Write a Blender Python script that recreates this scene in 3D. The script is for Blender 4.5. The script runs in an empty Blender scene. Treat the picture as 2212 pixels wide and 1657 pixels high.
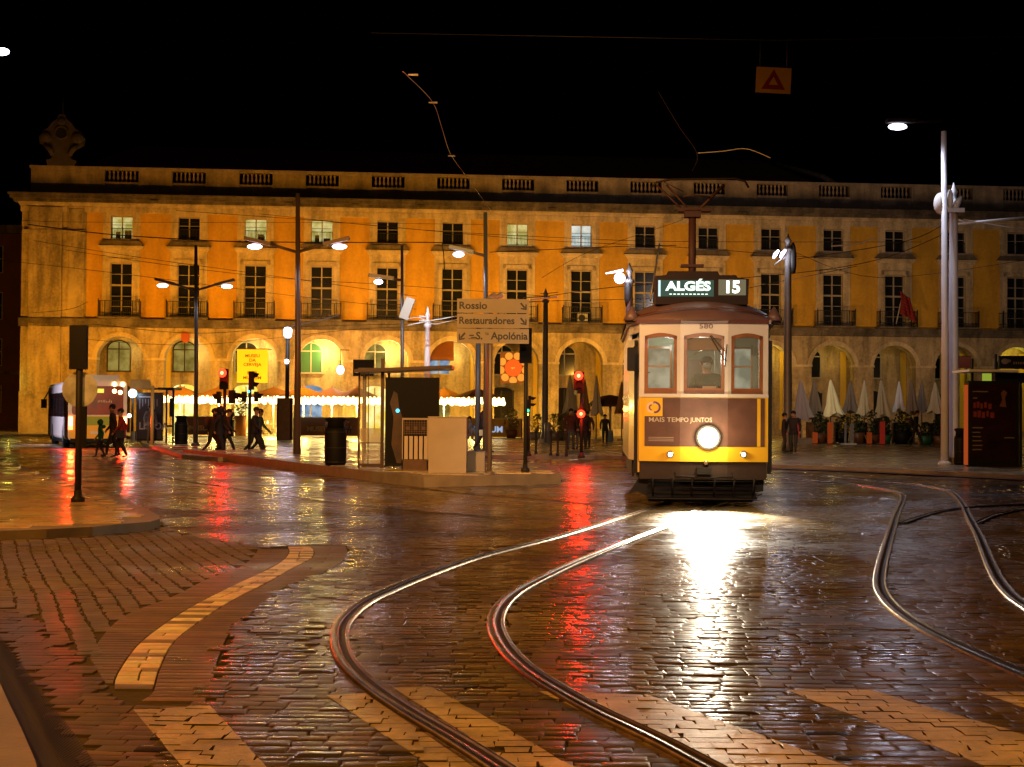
import bpy, bmesh, math, random
import numpy as np
from mathutils import Vector, Matrix
R = math.radians
random.seed(7); rng = np.random.default_rng(11)
scn = bpy.context.scene
C = scn.collection
# ------------------------------------------------------------------ camera
FPX, CX, CY, W0 = 3300.0, 1105.5, 828.5, 2211.0
CAM = Vector((0, 0, 1.65))
pit, rol = math.atan(64.5/3300), .0072
fwd = Vector((0, math.cos(pit), math.sin(pit)))
r0 = Vector((1, 0, 0)); u0_ = Vector((0, -math.sin(pit), math.cos(pit)))
rt = math.cos(rol)*r0 + math.sin(rol)*u0_
up = -math.sin(rol)*r0 + math.cos(rol)*u0_
cd = bpy.data.cameras.new('camera'); cam = bpy.data.objects.new('camera', cd); C.objects.link(cam)
M3 = Matrix((rt, up, -fwd)).transposed()
cam.matrix_world = Matrix.Translation(CAM) @ M3.to_4x4()
cd.sensor_width = 36; cd.lens = 36*FPX/W0; cd.clip_start = .1; cd.clip_end = 2000
scn.camera = cam
scn.view_settings.view_transform = 'Standard'; scn.view_settings.look = 'None'
scn.view_settings.exposure = 0; scn.view_settings.gamma = 1
cy = scn.cycles
cy.max_bounces = 5; cy.diffuse_bounces = 2; cy.glossy_bounces = 3; cy.transmission_bounces = 4
cy.transparent_max_bounces = 8; cy.caustics_reflective = False; cy.caustics_refractive = False
cy.sample_clamp_indirect = 3.0; cy.sample_clamp_direct = 0; cy.use_denoising = True
# ------------------------------------------------------------------ night sky
wd = bpy.data.worlds.new('World'); scn.world = wd; wd.use_nodes = True
nt = wd.node_tree; bg = nt.nodes['Background']
sky = nt.nodes.new('ShaderNodeTexSky'); sky.sky_type = 'NISHITA'; sky.sun_disc = False
sky.sun_elevation = R(-5); sky.sun_rotation = R(200)
nt.links.new(sky.outputs[0], bg.inputs[0]); bg.inputs[1].default_value = .012

def ray(px, py): return FPX*fwd + (px-CX)*rt - (py-CY)*up
def G(px, py, z=0.0):
    d = ray(px, py); return CAM + d*((z-CAM.z)/d.z)
def P(px, py, Y):
    d = ray(px, py); return CAM + d*(Y/d.y)
def hz(px): return 893 + .0072*(px-CX)
# ------------------------------------------------------------------ materials
def mat(name, col, rough=.6, metal=0, emit=None, es=0, noise=0, nscale=4, bump=0, bscale=30, coat=0,
        stain=0, spec=.5, alpha=1, trans=0, dark=None):
    m = bpy.data.materials.new(name); m.use_nodes = True
    n = m.node_tree.nodes; l = m.node_tree.links; b = n['Principled BSDF']
    b.inputs['Base Color'].default_value = (*col, 1); b.inputs['Roughness'].default_value = rough
    b.inputs['Metallic'].default_value = metal; b.inputs['Specular IOR Level'].default_value = spec
    b.inputs['Coat Weight'].default_value = coat; b.inputs['Coat Roughness'].default_value = .08
    b.inputs['Alpha'].default_value = alpha; b.inputs['Transmission Weight'].default_value = trans
    if emit:
        b.inputs['Emission Color'].default_value = (*emit, 1); b.inputs['Emission Strength'].default_value = es
    if noise or stain or bump:
        tc = n.new('ShaderNodeTexCoord')
    if noise:
        t = n.new('ShaderNodeTexNoise'); t.inputs['Scale'].default_value = nscale; t.inputs['Detail'].default_value = 6
        l.new(tc.outputs['Object'], t.inputs['Vector'])
        cr = n.new('ShaderNodeValToRGB'); cr.color_ramp.elements[0].position = .3; cr.color_ramp.elements[1].position = .7
        dk = dark or tuple(c*(1-noise) for c in col)
        cr.color_ramp.elements[0].color = (*dk, 1); cr.color_ramp.elements[1].color = (*col, 1)
        l.new(t.outputs['Fac'], cr.inputs['Fac']); l.new(cr.outputs['Color'], b.inputs['Base Color'])
    if bump:
        t2 = n.new('ShaderNodeTexNoise'); t2.inputs['Scale'].default_value = bscale; t2.inputs['Detail'].default_value = 4
        l.new(tc.outputs['Object'], t2.inputs['Vector'])
        bm_ = n.new('ShaderNodeBump'); bm_.inputs['Strength'].default_value = bump; bm_.inputs['Distance'].default_value = .02
        l.new(t2.outputs['Fac'], bm_.inputs['Height']); l.new(bm_.outputs['Normal'], b.inputs['Normal'])
    return m

def grime(m, amt=.5, sc=(.9,.9,.16), fine=6):
    """rain streaks and patchy soot, fixed to the surface"""
    n = m.node_tree.nodes; l = m.node_tree.links; b = n['Principled BSDF']; src = b.inputs['Base Color'].links[0].from_socket if b.inputs['Base Color'].links else None
    tc = n.new('ShaderNodeTexCoord'); mp = n.new('ShaderNodeMapping'); mp.inputs['Scale'].default_value = sc; l.new(tc.outputs['Object'], mp.inputs[0])
    t = n.new('ShaderNodeTexNoise'); t.inputs['Scale'].default_value = 1.6; t.inputs['Detail'].default_value = 9; t.inputs['Roughness'].default_value = .62; l.new(mp.outputs[0], t.inputs['Vector'])
    t2 = n.new('ShaderNodeTexNoise'); t2.inputs['Scale'].default_value = fine; t2.inputs['Detail'].default_value = 5; l.new(tc.outputs['Object'], t2.inputs['Vector'])
    ad = n.new('ShaderNodeMath'); ad.operation = 'MULTIPLY_ADD'; l.new(t2.outputs['Fac'], ad.inputs[0]); ad.inputs[1].default_value = .35; l.new(t.outputs['Fac'], ad.inputs[2])
    mr = n.new('ShaderNodeMapRange'); mr.inputs[1].default_value = .52; mr.inputs[2].default_value = .80; mr.inputs[3].default_value = 1-amt; mr.inputs[4].default_value = 1.08; l.new(ad.outputs[0], mr.inputs[0])
    mx = n.new('ShaderNodeMix'); mx.data_type = 'RGBA'; mx.blend_type = 'MULTIPLY'; mx.inputs[0].default_value = 1
    if src: l.new(src, mx.inputs[6])
    else: mx.inputs[6].default_value = b.inputs['Base Color'].default_value
    l.new(mr.outputs[0], mx.inputs[7]); l.new(mx.outputs[2], b.inputs['Base Color'])
    return m

def emat(name, col, s):
    m = bpy.data.materials.new(name); m.use_nodes = True
    n = m.node_tree.nodes; l = m.node_tree.links; n.remove(n['Principled BSDF'])
    e = n.new('ShaderNodeEmission'); e.inputs[0].default_value = (*col, 1); e.inputs[1].default_value = s
    l.new(e.outputs[0], n['Material Output'].inputs[0]); return m
# ------------------------------------------------------------------ mesh builder
class MB:
    def __init__(s): s.v = []; s.f = []; s.m = []; s.sm = []
    def face(s, pts, mi=0, sm=False):
        b = len(s.v); s.v += [tuple(p) for p in pts]; s.f.append(tuple(range(b, b+len(pts)))); s.m.append(mi); s.sm.append(sm)
    def box(s, x0, x1, y0, y1, z0, z1, mi=0):
        b = len(s.v)
        s.v += [(x0,y0,z0),(x1,y0,z0),(x1,y1,z0),(x0,y1,z0),(x0,y0,z1),(x1,y0,z1),(x1,y1,z1),(x0,y1,z1)]
        for f in ((0,3,2,1),(4,5,6,7),(0,1,5,4),(1,2,6,5),(2,3,7,6),(3,0,4,7)):
            s.f.append(tuple(b+i for i in f)); s.m.append(mi); s.sm.append(False)
        return s
    def tube(s, pts, r, n=8, mi=0, caps=True):
        pts = [Vector(p) for p in pts]; rs = r if isinstance(r, (list, tuple)) else [r]*len(pts)
        b = len(s.v); N = len(pts)
        t0 = (pts[1]-pts[0]).normalized(); a = Vector((0,0,1)) if abs(t0.z) < .9 else Vector((1,0,0))
        x = t0.cross(a).normalized()
        for i, p in enumerate(pts):
            t = (pts[min(i+1,N-1)]-pts[max(i-1,0)]).normalized()
            x = (x - t*x.dot(t)).normalized(); y = t.cross(x)
            for k in range(n):
                an = 2*math.pi*k/n; s.v.append(tuple(p + rs[i]*(math.cos(an)*x+math.sin(an)*y)))
        for i in range(N-1):
            for k in range(n):
                k2 = (k+1) % n
                s.f.append((b+i*n+k, b+i*n+k2, b+(i+1)*n+k2, b+(i+1)*n+k)); s.m.append(mi); s.sm.append(True)
        if caps:
            s.f.append(tuple(b+k for k in reversed(range(n)))); s.m.append(mi); s.sm.append(False)
            s.f.append(tuple(b+(N-1)*n+k for k in range(n))); s.m.append(mi); s.sm.append(False)
        return s
    def lathe(s, c, prof, n=16, mi=0, sm=True, ph=0, sx=1, sy=1):
        b = len(s.v); c = Vector(c)
        for (r, z) in prof:
            for k in range(n):
                an = 2*math.pi*k/n+ph; s.v.append((c.x+sx*r*math.cos(an), c.y+sy*r*math.sin(an), c.z+z))
        for i in range(len(prof)-1):
            for k in range(n):
                k2 = (k+1) % n
                s.f.append((b+i*n+k, b+i*n+k2, b+(i+1)*n+k2, b+(i+1)*n+k)); s.m.append(mi); s.sm.append(sm)
        s.f.append(tuple(b+k for k in reversed(range(n)))); s.m.append(mi); s.sm.append(False)
        s.f.append(tuple(b+(len(prof)-1)*n+k for k in range(n))); s.m.append(mi); s.sm.append(False)
        return s
    def ball(s, c, r, n=10, mi=0, sz=1, sx=1, sy=1):
        pr = [(max(r*math.sin(math.pi*i/(n//2+1)), .0005), -r*sz*math.cos(math.pi*i/(n//2+1))) for i in range(n//2+2)]
        return s.lathe(c, pr, n, mi, True, 0, sx, sy)
    def prism(s, poly, z0, z1, mi=0, mtop=None):   # poly xy list ccw
        n = len(poly); b = len(s.v)
        s.v += [(p[0], p[1], z0) for p in poly] + [(p[0], p[1], z1) for p in poly]
        for i in range(n):
            j = (i+1) % n; s.f.append((b+i, b+j, b+n+j, b+n+i)); s.m.append(mi); s.sm.append(False)
        s.f.append(tuple(b+n+i for i in range(n))); s.m.append(mi if mtop is None else mtop); s.sm.append(False)
        s.f.append(tuple(b+i for i in reversed(range(n)))); s.m.append(mi); s.sm.append(False)
        return s
    def xprism(s, poly, y0, y1, mi=0):   # poly in xz, extruded along y
        n = len(poly); b = len(s.v)
        s.v += [(p[0], y0, p[1]) for p in poly] + [(p[0], y1, p[1]) for p in poly]
        for i in range(n):
            j = (i+1) % n; s.f.append((b+i, b+j, b+n+j, b+n+i)); s.m.append(mi); s.sm.append(False)
        s.f.append(tuple(b+n+i for i in reversed(range(n)))); s.m.append(mi); s.sm.append(False)
        s.f.append(tuple(b+i for i in range(n))); s.m.append(mi); s.sm.append(False)
        return s
    def xf(s, M, start=0):
        for i in range(start, len(s.v)): s.v[i] = tuple(M @ Vector(s.v[i]))
        return s
    def build(s, name, mats, parent=None, link=True):
        me = bpy.data.meshes.new(name); me.from_pydata(s.v, [], s.f)
        if not isinstance(mats, (list, tuple)): mats = [mats]
        for m in mats: me.materials.append(m)
        me.polygons.foreach_set('material_index', s.m); me.polygons.foreach_set('use_smooth', s.sm)
        me.update(); o = bpy.data.objects.new(name, me); C.objects.link(o)
        if parent: o.parent = parent
        return o
def tag(o, label=None, cat=None, group=None, kind=None):
    if label: o['label'] = label
    if cat: o['category'] = cat
    if group: o['group'] = group
    if kind: o['kind'] = kind
    return o
def thing(name, loc, label, cat, rz=0, group=None):
    o = bpy.data.objects.new(name, None); C.objects.link(o); o.location = loc; o.rotation_euler = (0,0,rz)
    o.empty_display_size = .3
    return tag(o, label, cat, group)
def struct(o): o['kind'] = 'structure'; return o
def text(name, s, size, m, parent, loc, rot=(R(90),0,0), extrude=.004, align='CENTER', sx=1.0, bold=0.0, label=None):
    cu = bpy.data.curves.new('t', 'FONT'); cu.body = s; cu.size = size; cu.extrude = extrude; cu.align_x = align
    cu.align_y = 'CENTER'; cu.offset = bold; cu.resolution_u = 3
    t = bpy.data.objects.new('t', cu); C.objects.link(t)
    dg = bpy.context.evaluated_depsgraph_get(); me = bpy.data.meshes.new_from_object(t.evaluated_get(dg))
    bpy.data.objects.remove(t); me.materials.clear(); me.materials.append(m)
    o = bpy.data.objects.new(name, me); C.objects.link(o)
    if parent: o.parent = parent
    o.location = loc; o.rotation_euler = rot; o.scale = (sx,1,1)
    if label: o['label'] = label
    return o
def lamp(kind, name, loc, energy, col, radius=.1, parent=None, **k):
    ld = bpy.data.lights.new(name, kind); ld.energy = energy; ld.color = col; ld.shadow_soft_size = radius
    for a, b in k.items():
        if a != 'aim': setattr(ld, a, b)
    o = bpy.data.objects.new(name, ld); C.objects.link(o); o.location = loc
    if 'aim' in k:
        d = Vector(k['aim'])-Vector(loc); o.rotation_euler = d.to_track_quat('-Z','Y').to_euler()
    return o
SOD = (1, .375, .015); WHT = (.80, .82, 1.0); WARM = (1, .66, .12)
# sodium street lamps outside the frame over the crossing, then added unseen spots
lamp('POINT', 'unseen_sodium_light', (-11, 14, 9.5), 6800, (1,.37,.05), .3)
lamp('POINT', 'unseen_sodium_light', (3, 1, 8.5), 3300, (1,.41,.05), .3)
lamp('SPOT', 'unseen_sodium_light', (-5, 17, 10.5), 15000, (1,.46,.12), .3, spot_size=R(62), spot_blend=.7, aim=(-1.5, 38, 1.5))  # added spot brightening the platform and its signs
lamp('SPOT', 'unseen_sodium_light', (1.5, 6, 7.0), 7000, (1,.74,.50), .3, spot_size=R(24), spot_blend=.6, aim=(3.4, 27, 2.0))  # added spot brightening the tram front
for x_, e_, c_ in ((-34, 3000, SOD), (-27, 3600, SOD), (-20, 4000, SOD), (-13, 4200, SOD), (-6, 4300, (1,.41,.02)), (1, 4000, (1,.43,.03)), (8, 2800, (1,.46,.06)), (15, 1500, (1,.50,.12)), (23, 750, (1,.56,.22)), (31, 400, (1,.60,.30))):
    lamp('SPOT', 'unseen_sodium_light', (x_, 95+.09*x_, 4.4), e_, c_, .25, spot_size=R(128), spot_blend=1.0, aim=(x_+.4, 106, 7.0))  # added unseen floods, standing in view before the facade
lamp('SPOT', 'unseen_white_light', (22, 70, 12), 2200, (.95,.82,.80), .3, spot_size=R(80), spot_blend=.8, aim=(20, 107, 11))  # added unseen spot on the right half of the facade
# ================================================================== ground
def stone_mat(name, wet=.22, mult=1.0, ns=6.0, bump=.14):
    m = bpy.data.materials.new(name); m.use_nodes = True
    n = m.node_tree.nodes; l = m.node_tree.links; b = n['Principled BSDF']
    at = n.new('ShaderNodeAttribute'); at.attribute_name = 'Col'
    tc = n.new('ShaderNodeTexCoord')
    t = n.new('ShaderNodeTexNoise'); t.inputs['Scale'].default_value = ns; t.inputs['Detail'].default_value = 5
    l.new(tc.outputs['Object'], t.inputs['Vector'])
    mr = n.new('ShaderNodeMapRange'); mr.inputs[1].default_value = .3; mr.inputs[2].default_value = .7
    mr.inputs[3].default_value = .75*mult; mr.inputs[4].default_value = 1.25*mult; l.new(t.outputs['Fac'], mr.inputs[0])
    mx = n.new('ShaderNodeMix'); mx.data_type = 'RGBA'; mx.blend_type = 'MULTIPLY'; mx.inputs[0].default_value = 1
    l.new(at.outputs['Color'], mx.inputs[6]); l.new(mr.outputs[0], mx.inputs[7]); l.new(mx.outputs[2], b.inputs['Base Color'])
    t3 = n.new('ShaderNodeTexNoise'); t3.inputs['Scale'].default_value = .45; t3.inputs['Detail'].default_value = 4
    l.new(tc.outputs['Object'], t3.inputs['Vector'])
    mr2 = n.new('ShaderNodeMapRange'); mr2.inputs[1].default_value = .35; mr2.inputs[2].default_value = .65
    mr2.inputs[3].default_value = wet*.75; mr2.inputs[4].default_value = wet*1.7; l.new(t3.outputs['Fac'], mr2.inputs[0])
    mm = n.new('ShaderNodeMath'); mm.operation = 'MULTIPLY'; l.new(mr2.outputs[0], mm.inputs[0]); l.new(at.outputs['Alpha'], mm.inputs[1])
    l.new(mm.outputs[0], b.inputs['Roughness']); b.inputs['Specular IOR Level'].default_value = .55
    t2 = n.new('ShaderNodeTexNoise'); t2.inputs['Scale'].default_value = 45; t2.inputs['Detail'].default_value = 3
    l.new(tc.outputs['Object'], t2.inputs['Vector'])
    t4 = n.new('ShaderNodeTexNoise'); t4.inputs['Scale'].default_value = 11; t4.inputs['Detail'].default_value = 2
    l.new(tc.outputs['Object'], t4.inputs['Vector'])
    bq = n.new('ShaderNodeBump'); bq.inputs['Strength'].default_value = min(1, bump*1.9); bq.inputs['Distance'].default_value = .006
    l.new(t4.outputs['Fac'], bq.inputs['Height'])
    bp = n.new('ShaderNodeBump'); bp.inputs['Strength'].default_value = bump; bp.inputs['Distance'].default_value = .006; l.new(bq.outputs['Normal'], bp.inputs['Normal'])
    l.new(t2.outputs['Fac'], bp.inputs['Height']); l.new(bp.outputs['Normal'], b.inputs['Normal'])
    return m
M_sett = stone_mat('wet_sett', .19)
M_bed = mat('joint_grit', (.05,.032,.016), .9, noise=.4, nscale=12, bump=.4)
M_pave = stone_mat('pavement_stone', .22, 1.0, 3.0, .16)
M_kerb = mat('kerb_stone', (.30,.25,.20), .38, noise=.35, nscale=2.5, bump=.2)
M_steel = mat('worn_rail_steel', (.55,.40,.27), .27, 1, noise=.5, nscale=8, bump=.05)
M_rust = mat('rusty_groove', (.05,.03,.02), .45, .6)
M_paint = mat('crossing_paint', (.56,.45,.30), .30, noise=.3, nscale=7, bump=.25, bscale=60)
grime(M_paint, .5, (1.2,1.2,1.2), 22)
M_grate = mat('drain_iron', (.02,.018,.016), .5, .5)

def inpoly(x, y, poly):
    x = np.asarray(x); y = np.asarray(y); ins = np.zeros(x.shape, bool); n = len(poly)
    for i in range(n):
        x0, y0 = poly[i][0], poly[i][1]; x1, y1 = poly[(i+1) % n][0], poly[(i+1) % n][1]
        if y0 == y1: continue
        c = ((y0 > y) != (y1 > y)) & (x < (x1-x0)*(y-y0)/(y1-y0)+x0); ins ^= c
    return ins
def GP(pts, z=0): return [tuple(G(a, b, z)[:2]) for a, b in pts]
def smooth(pts, n=8):
    P_ = [Vector(p) for p in pts]; out = []
    for i in range(len(P_)-1):
        a = P_[max(i-1,0)]; b = P_[i]; c = P_[i+1]; d = P_[min(i+2, len(P_)-1)]
        for k in range(n):
            t = k/n; out.append(.5*((2*b)+(c-a)*t+(2*a-5*b+4*c-d)*t*t+(3*b-a-3*c+d)*t**3))
    out.append(P_[-1]); return out
def resample(pts, step):
    pts = [Vector(p) for p in pts]; L = [0]
    for a, b in zip(pts, pts[1:]): L.append(L[-1]+(b-a).length)
    n = max(2, int(L[-1]/step)); out = []; j = 0
    for k in range(n+1):
        s = L[-1]*k/n
        while j < len(L)-2 and L[j+1] < s: j += 1
        t = (s-L[j])/max(L[j+1]-L[j], 1e-9); out.append(pts[j].lerp(pts[j+1], min(max(t,0),1)))
    return out
z3 = lambda x, y: ((2600+x/1.3055)/1.8525, (1800+y/1.3055)/1.8525)
z2 = lambda x, y: ((1200+x/1.306)/1.8525, (1800+y/1.306)/1.8525)
z1 = lambda x, y: ((x/1.3057)/1.8525, (1800+y/1.3057)/1.8525)
# ---- polygons traced on the ground
island = [(-260,1010),(-10,1002),(30,1009),(90,1032),(145,1054),(205,1075),(262,1091),(318,1116),(343,1131),(346,1138),(325,1145),(270,1150),(200,1157),(100,1163),(0,1167),(-300,1172)]
near_pave = [(-40,1440),(0,1522),(20,1570),(45,1625),(75,1700),(90,1760),(-300,1760),(-300,1440)]
drain = [(-60,1280),(0,1372),(60,1450),(120,1530),(175,1600),(220,1668),(270,1760),(90,1760),(75,1700),(45,1625),(20,1570),(0,1522),(-40,1440)]
I_w = GP(island, .0); N_w = GP(near_pave); D_w = GP(drain)
# square pavement (far) and tram platform
sq_front = [(-60,942.5),(120,943),(276,947),(300,952),(307,962),(350,976),(392,990),(470,996),(1000,996),(1060,991),(1340,992),(1500,1000),(1640,1012),(1800,1018),(2000,1027),(2211,1038),(2420,1050)]
sqf = GP(sq_front)
SQ = sqf + [(70,120),(-60,120)]
plat = [(395,985),(520,1001),(640,1017),(720,1028),(800,1039),(915,1052),(1060,1049),(1211,1045),(1207,1026),(1000,1000),(800,985),(560,975)]
PL = GP(plat)
# ---- the curved bands of the left corner
c1 = [z1(*p) for p in ((594,1290),(545,1215),(490,1125),(478,1050),(640,870),(900,765),(1080,675),(1250,612),(1330,545),(1345,515))]
c2 = [z1(*p) for p in ((598,1275),(598,1200),(655,1100),(740,1000),(900,880),(1050,790),(1250,692),(1400,622),(1480,572),(1510,530),(1500,500))]
c3 = [z1(*p) for p in ((700,1325),(790,1270),(830,1150),(900,1015),(1020,912),(1200,792),(1400,690),(1540,610),(1625,565),(1640,525),(1610,498))]
c4 = [z1(*p) for p in ((1050,1335),(1070,1320),(1115,1200),(1145,1080),(1200,960),(1300,860),(1440,745),(1560,685),(1740,612),(1815,545),(1800,490))]
W_ = lambda c: smooth([G(a, b) for a, b in c], 6)
K1, K2, K3, K4 = W_(c1), W_(c2), W_(c3), W_(c4)
def poly2(a, b): return [tuple(p[:2]) for p in a] + [tuple(p[:2]) for p in reversed(b)]
bands = [poly2(K1, K2), poly2(K2, K3), poly2(K3, K4)]
tri = GP([(-80,1165),(0,1168),(200,1160),(350,1146),(470,1165),(560,1180)]) + [tuple(p[:2]) for p in reversed(K1)] + GP([(95,1345),(55,1325),(14,1314),(0,1314),(-80,1310)])
# ---- rails
rails = {
 'inner': [(1640,1068),(1560,1087),(1500,1108)]+[z2(*p) for p in ((1905,408),(1750,467),(1600,528),(1450,590),(1300,660),(1180,722),(1100,778),(1045,850),(1035,930),(1090,1040),(1220,1165),(1440,1300),(1640,1405),(1800,1478),(1959,1556),(2110,1637),(2300,1737))],
 'outer': [(1500,1068),(1455,1082)]+[z2(*p) for p in ((1885,290),(1700,350),(1500,412),(1300,470),(1020,540),(850,590),(640,668),(480,735),(370,785),(285,845),(225,920),(217,1000),(245,1090),(320,1180),(430,1270),(600,1382),(800,1500),(1000,1625),(1200,1757))],
 'right_inner': [z3(*p) for p in ((700,150),(900,168),(1080,183),(1200,202),(1290,222),(1325,242),(1320,275),(1295,330),(1268,420),(1235,540),(1213,640),(1212,720),(1250,790),(1330,865),(1450,940),(1600,1015),(1800,1105),(1990,1185),(2200,1275))],
 'right_outer': [z3(*p) for p in ((900,140),(1150,160),(1400,185),(1530,208),(1590,232),(1640,290),(1680,370),(1725,450),(1775,570),(1830,680),(1900,765),(1990,830),(2200,970))],
 'branch': [z3(*p) for p in ((1315,385),(1400,355),(1530,320),(1700,300),(1953,288),(2200,282))],
 'branch_outer': [z3(*p) for p in ((1705,385),(1780,350),(1860,330),(1953,316),(2200,290))],
 'lane': [(330,1026),(372,1033),(470,1049),(620,1071),(755,1090),(900,1104),(1100,1118)],
 'lane2': [(860,1052),(916,1056),(1040,1068),(1180,1080),(1260,1087),(1380,1095)],
}
RW = {k: resample(smooth([G(a, b) for a, b in v], 8), .25) for k, v in rails.items()}
RW['inner'] = [p for p in RW['inner']]
# ---- zebra stripes (world convex quads)
stripes = [
 [(288,1534),(452,1525),(600,1690),(418,1690)],
 [(704,1502),(788,1497),(1085,1700),(985,1700)],
 [(848,1484),(932,1482),(1310,1700),(1180,1700)],
 [(1163,1492),(1395,1497),(1925,1690),(1590,1690)],
 [(1693,1486),(1880,1488),(2290,1612),(2240,1700)],
 [(2108,1493),(2260,1495),(2400,1590),(2330,1570)],
]
stripesW = [GP(s) for s in stripes]
# ---- stones
class Stones:
    def __init__(s): s.q = []; s.c = []; s.h = []
    def add(s, q, c, h): s.q.append(q); s.c.append(c); s.h.append(h)
def lattice(ox, oy, ang, umin, umax, vmin, vmax, ru, rv, gap_u, gap_v, jit=.15, wav=0.03):
    """rows along direction ang; returns (n,4,2)"""
    out = []; v = vmin; k = 0
    ca, sa = math.cos(ang), math.sin(ang)
    while v < vmax:
        hh = rv*(1+rng.uniform(-jit, jit)); n = int((umax-umin)/ru)+2
        w = ru*(1+rng.uniform(-.3, .3, n)); u = umin-rng.uniform(0, ru)+np.concatenate([[0], np.cumsum(w)])
        a, b = u[:-1]+gap_u/2, u[1:]-gap_u/2
        j = lambda: rng.normal(0, .006, n)
        wv = lambda x: wav*np.sin(x*.9+k*.02)+wav*.5*np.sin(x*2.3+1)
        q = np.stack([np.stack([a+j(), v+gap_v/2+j()+wv(a)], 1), np.stack([b+j(), v+gap_v/2+j()+wv(b)], 1),
                      np.stack([b+j(), v+hh-gap_v/2+j()+wv(b)], 1), np.stack([a+j(), v+hh-gap_v/2+j()+wv(a)], 1)], 1)
        out.append(q); v += hh; k += 1
    q = np.concatenate(out)
    x = ox + q[..., 0]*ca - q[..., 1]*sa; y = oy + q[..., 0]*sa + q[..., 1]*ca
    return np.stack([x, y], -1)
def infrustum(c, m=1.6):
    lim = .345*c[:,1]+m; return (np.abs(c[:,0]) < lim) & (c[:,1] > 6.3)
allrail = np.array([[p.x, p.y] for k in ('inner','outer','right_inner','right_outer','branch','branch_outer') for p in RW[k]])
def railfree(c, d=.125):
    ok = np.ones(len(c), bool)
    for i in range(0, len(c), 4000):
        dd = ((c[i:i+4000,None,:]-allrail[None])**2).sum(-1).min(1); ok[i:i+4000] = dd > d*d
    return ok
def colour(n, base, var):
    g = np.array(base)[None]*(1+rng.normal(0, var, (n,1)))*(1+rng.normal(0, .05, (n,3)))
    return np.clip(g, .008, .8)
Q, COL, TILT = [], [], []
def push(q, base, var, tilt):
    if len(q): Q.append(q); COL.append(colour(len(q), base, var)); TILT.append(np.full(len(q), tilt))
leftzone = [(-9,5),(-1.5,5),(-1.75,7.6),(-1.9,9.2),(-2.2,10.6),(-2.6,12),(-3.6,15),(-9,16)]
# main carriageway
for (v0, v1, ru, rv) in ((6.2, 32, .19, .12), (32, 62, .42, .25), (62, 104, .8, .5)):
    q = lattice(0, 0, R(-.6), -24 if v0 < 60 else -40, 24, v0+.0, v1, ru, rv, .005, .0065, .28, .04)
    c = q.mean(1); keep = infrustum(c)
    for pl in (I_w, N_w, D_w, tri, bands[0], bands[1], bands[2], SQ, PL): keep &= ~inpoly(c[:,0], c[:,1], pl)
    q = q[keep]; q = q[railfree(q.mean(1), .045)]; cq = q.mean(1); lf = inpoly(cq[:,0], cq[:,1], leftzone)
    push(q[~lf], (.088,.060,.026), .24, .9); push(q[lf], (.11,.068,.034), .12, .22)
# herringbone triangle
tdir = math.atan2(-.94, .335)
q = lattice(-4, 14, tdir, -14, 14, -9, 9, .16, .165, .006, .026, .10, .012)
c = q.mean(1); k = inpoly(c[:,0], c[:,1], tri) & infrustum(c) & ~inpoly(c[:,0], c[:,1], I_w); q = q+rng.normal(0, .006, q.shape); push(q[k], (.14,.108,.098), .10, .16)
def xat(K, Y):
    for a_, b_ in zip(K, K[1:]):
        if (a_.y-Y)*(b_.y-Y) <= 0 and a_.y != b_.y: return a_.x+(b_.x-a_.x)*(Y-a_.y)/(b_.y-a_.y)
    return None
def band(Ka, Kb, step, wid, base, var, alt=None, gap=.004):
    ys = sorted([p.y for p in list(Ka)+list(Kb)]); Y = ys[0]; qs = []; alts = []; i = 0
    while Y < ys[-1]:
        h = step*rng.uniform(.8, 1.25); a0, a1, b0, b1 = xat(Ka, Y+gap), xat(Ka, Y+h-gap), xat(Kb, Y+gap), xat(Kb, Y+h-gap)
        if None not in (a0, a1, b0, b1) and b0-a0 > .05 and b1-a1 > .05:
            n = max(1, round((b0-a0)/wid+rng.uniform(-.3,.3))); cuts = [0]+sorted([(j+rng.uniform(-.2,.2))/n for j in range(1, n)])+[1]
            for t0, t1 in zip(cuts, cuts[1:]):
                e = gap
                qs.append([[a0+(b0-a0)*t0+e, Y+gap], [a0+(b0-a0)*t1-e, Y+gap], [a1+(b1-a1)*t1-e, Y+h-gap], [a1+(b1-a1)*t0+e, Y+h-gap]])
                alts.append(1 if (i % 2 and rng.random() < .6) else 0)
        Y += h; i += 1
    qs = np.array(qs); alts = np.array(alts)
    if alt is None: push(qs, base, var, .16)
    else: push(qs[alts == 0], base, var, .25); push(qs[alts == 1], alt, var, .25)
band(K1, K2, .11, .3, (.15,.10,.085), .17, None, .0065)
band(K2, K3, .15, .17, (.70,.58,.44), .13, (.26,.19,.145), .007)
band(K3, K4, .11, .3, (.15,.10,.085), .17, None, .0065)
Q = np.concatenate(Q); COL = np.concatenate(COL); TILT = np.concatenate(TILT)
def near_rail(c): return ~railfree(c, .24)
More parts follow.
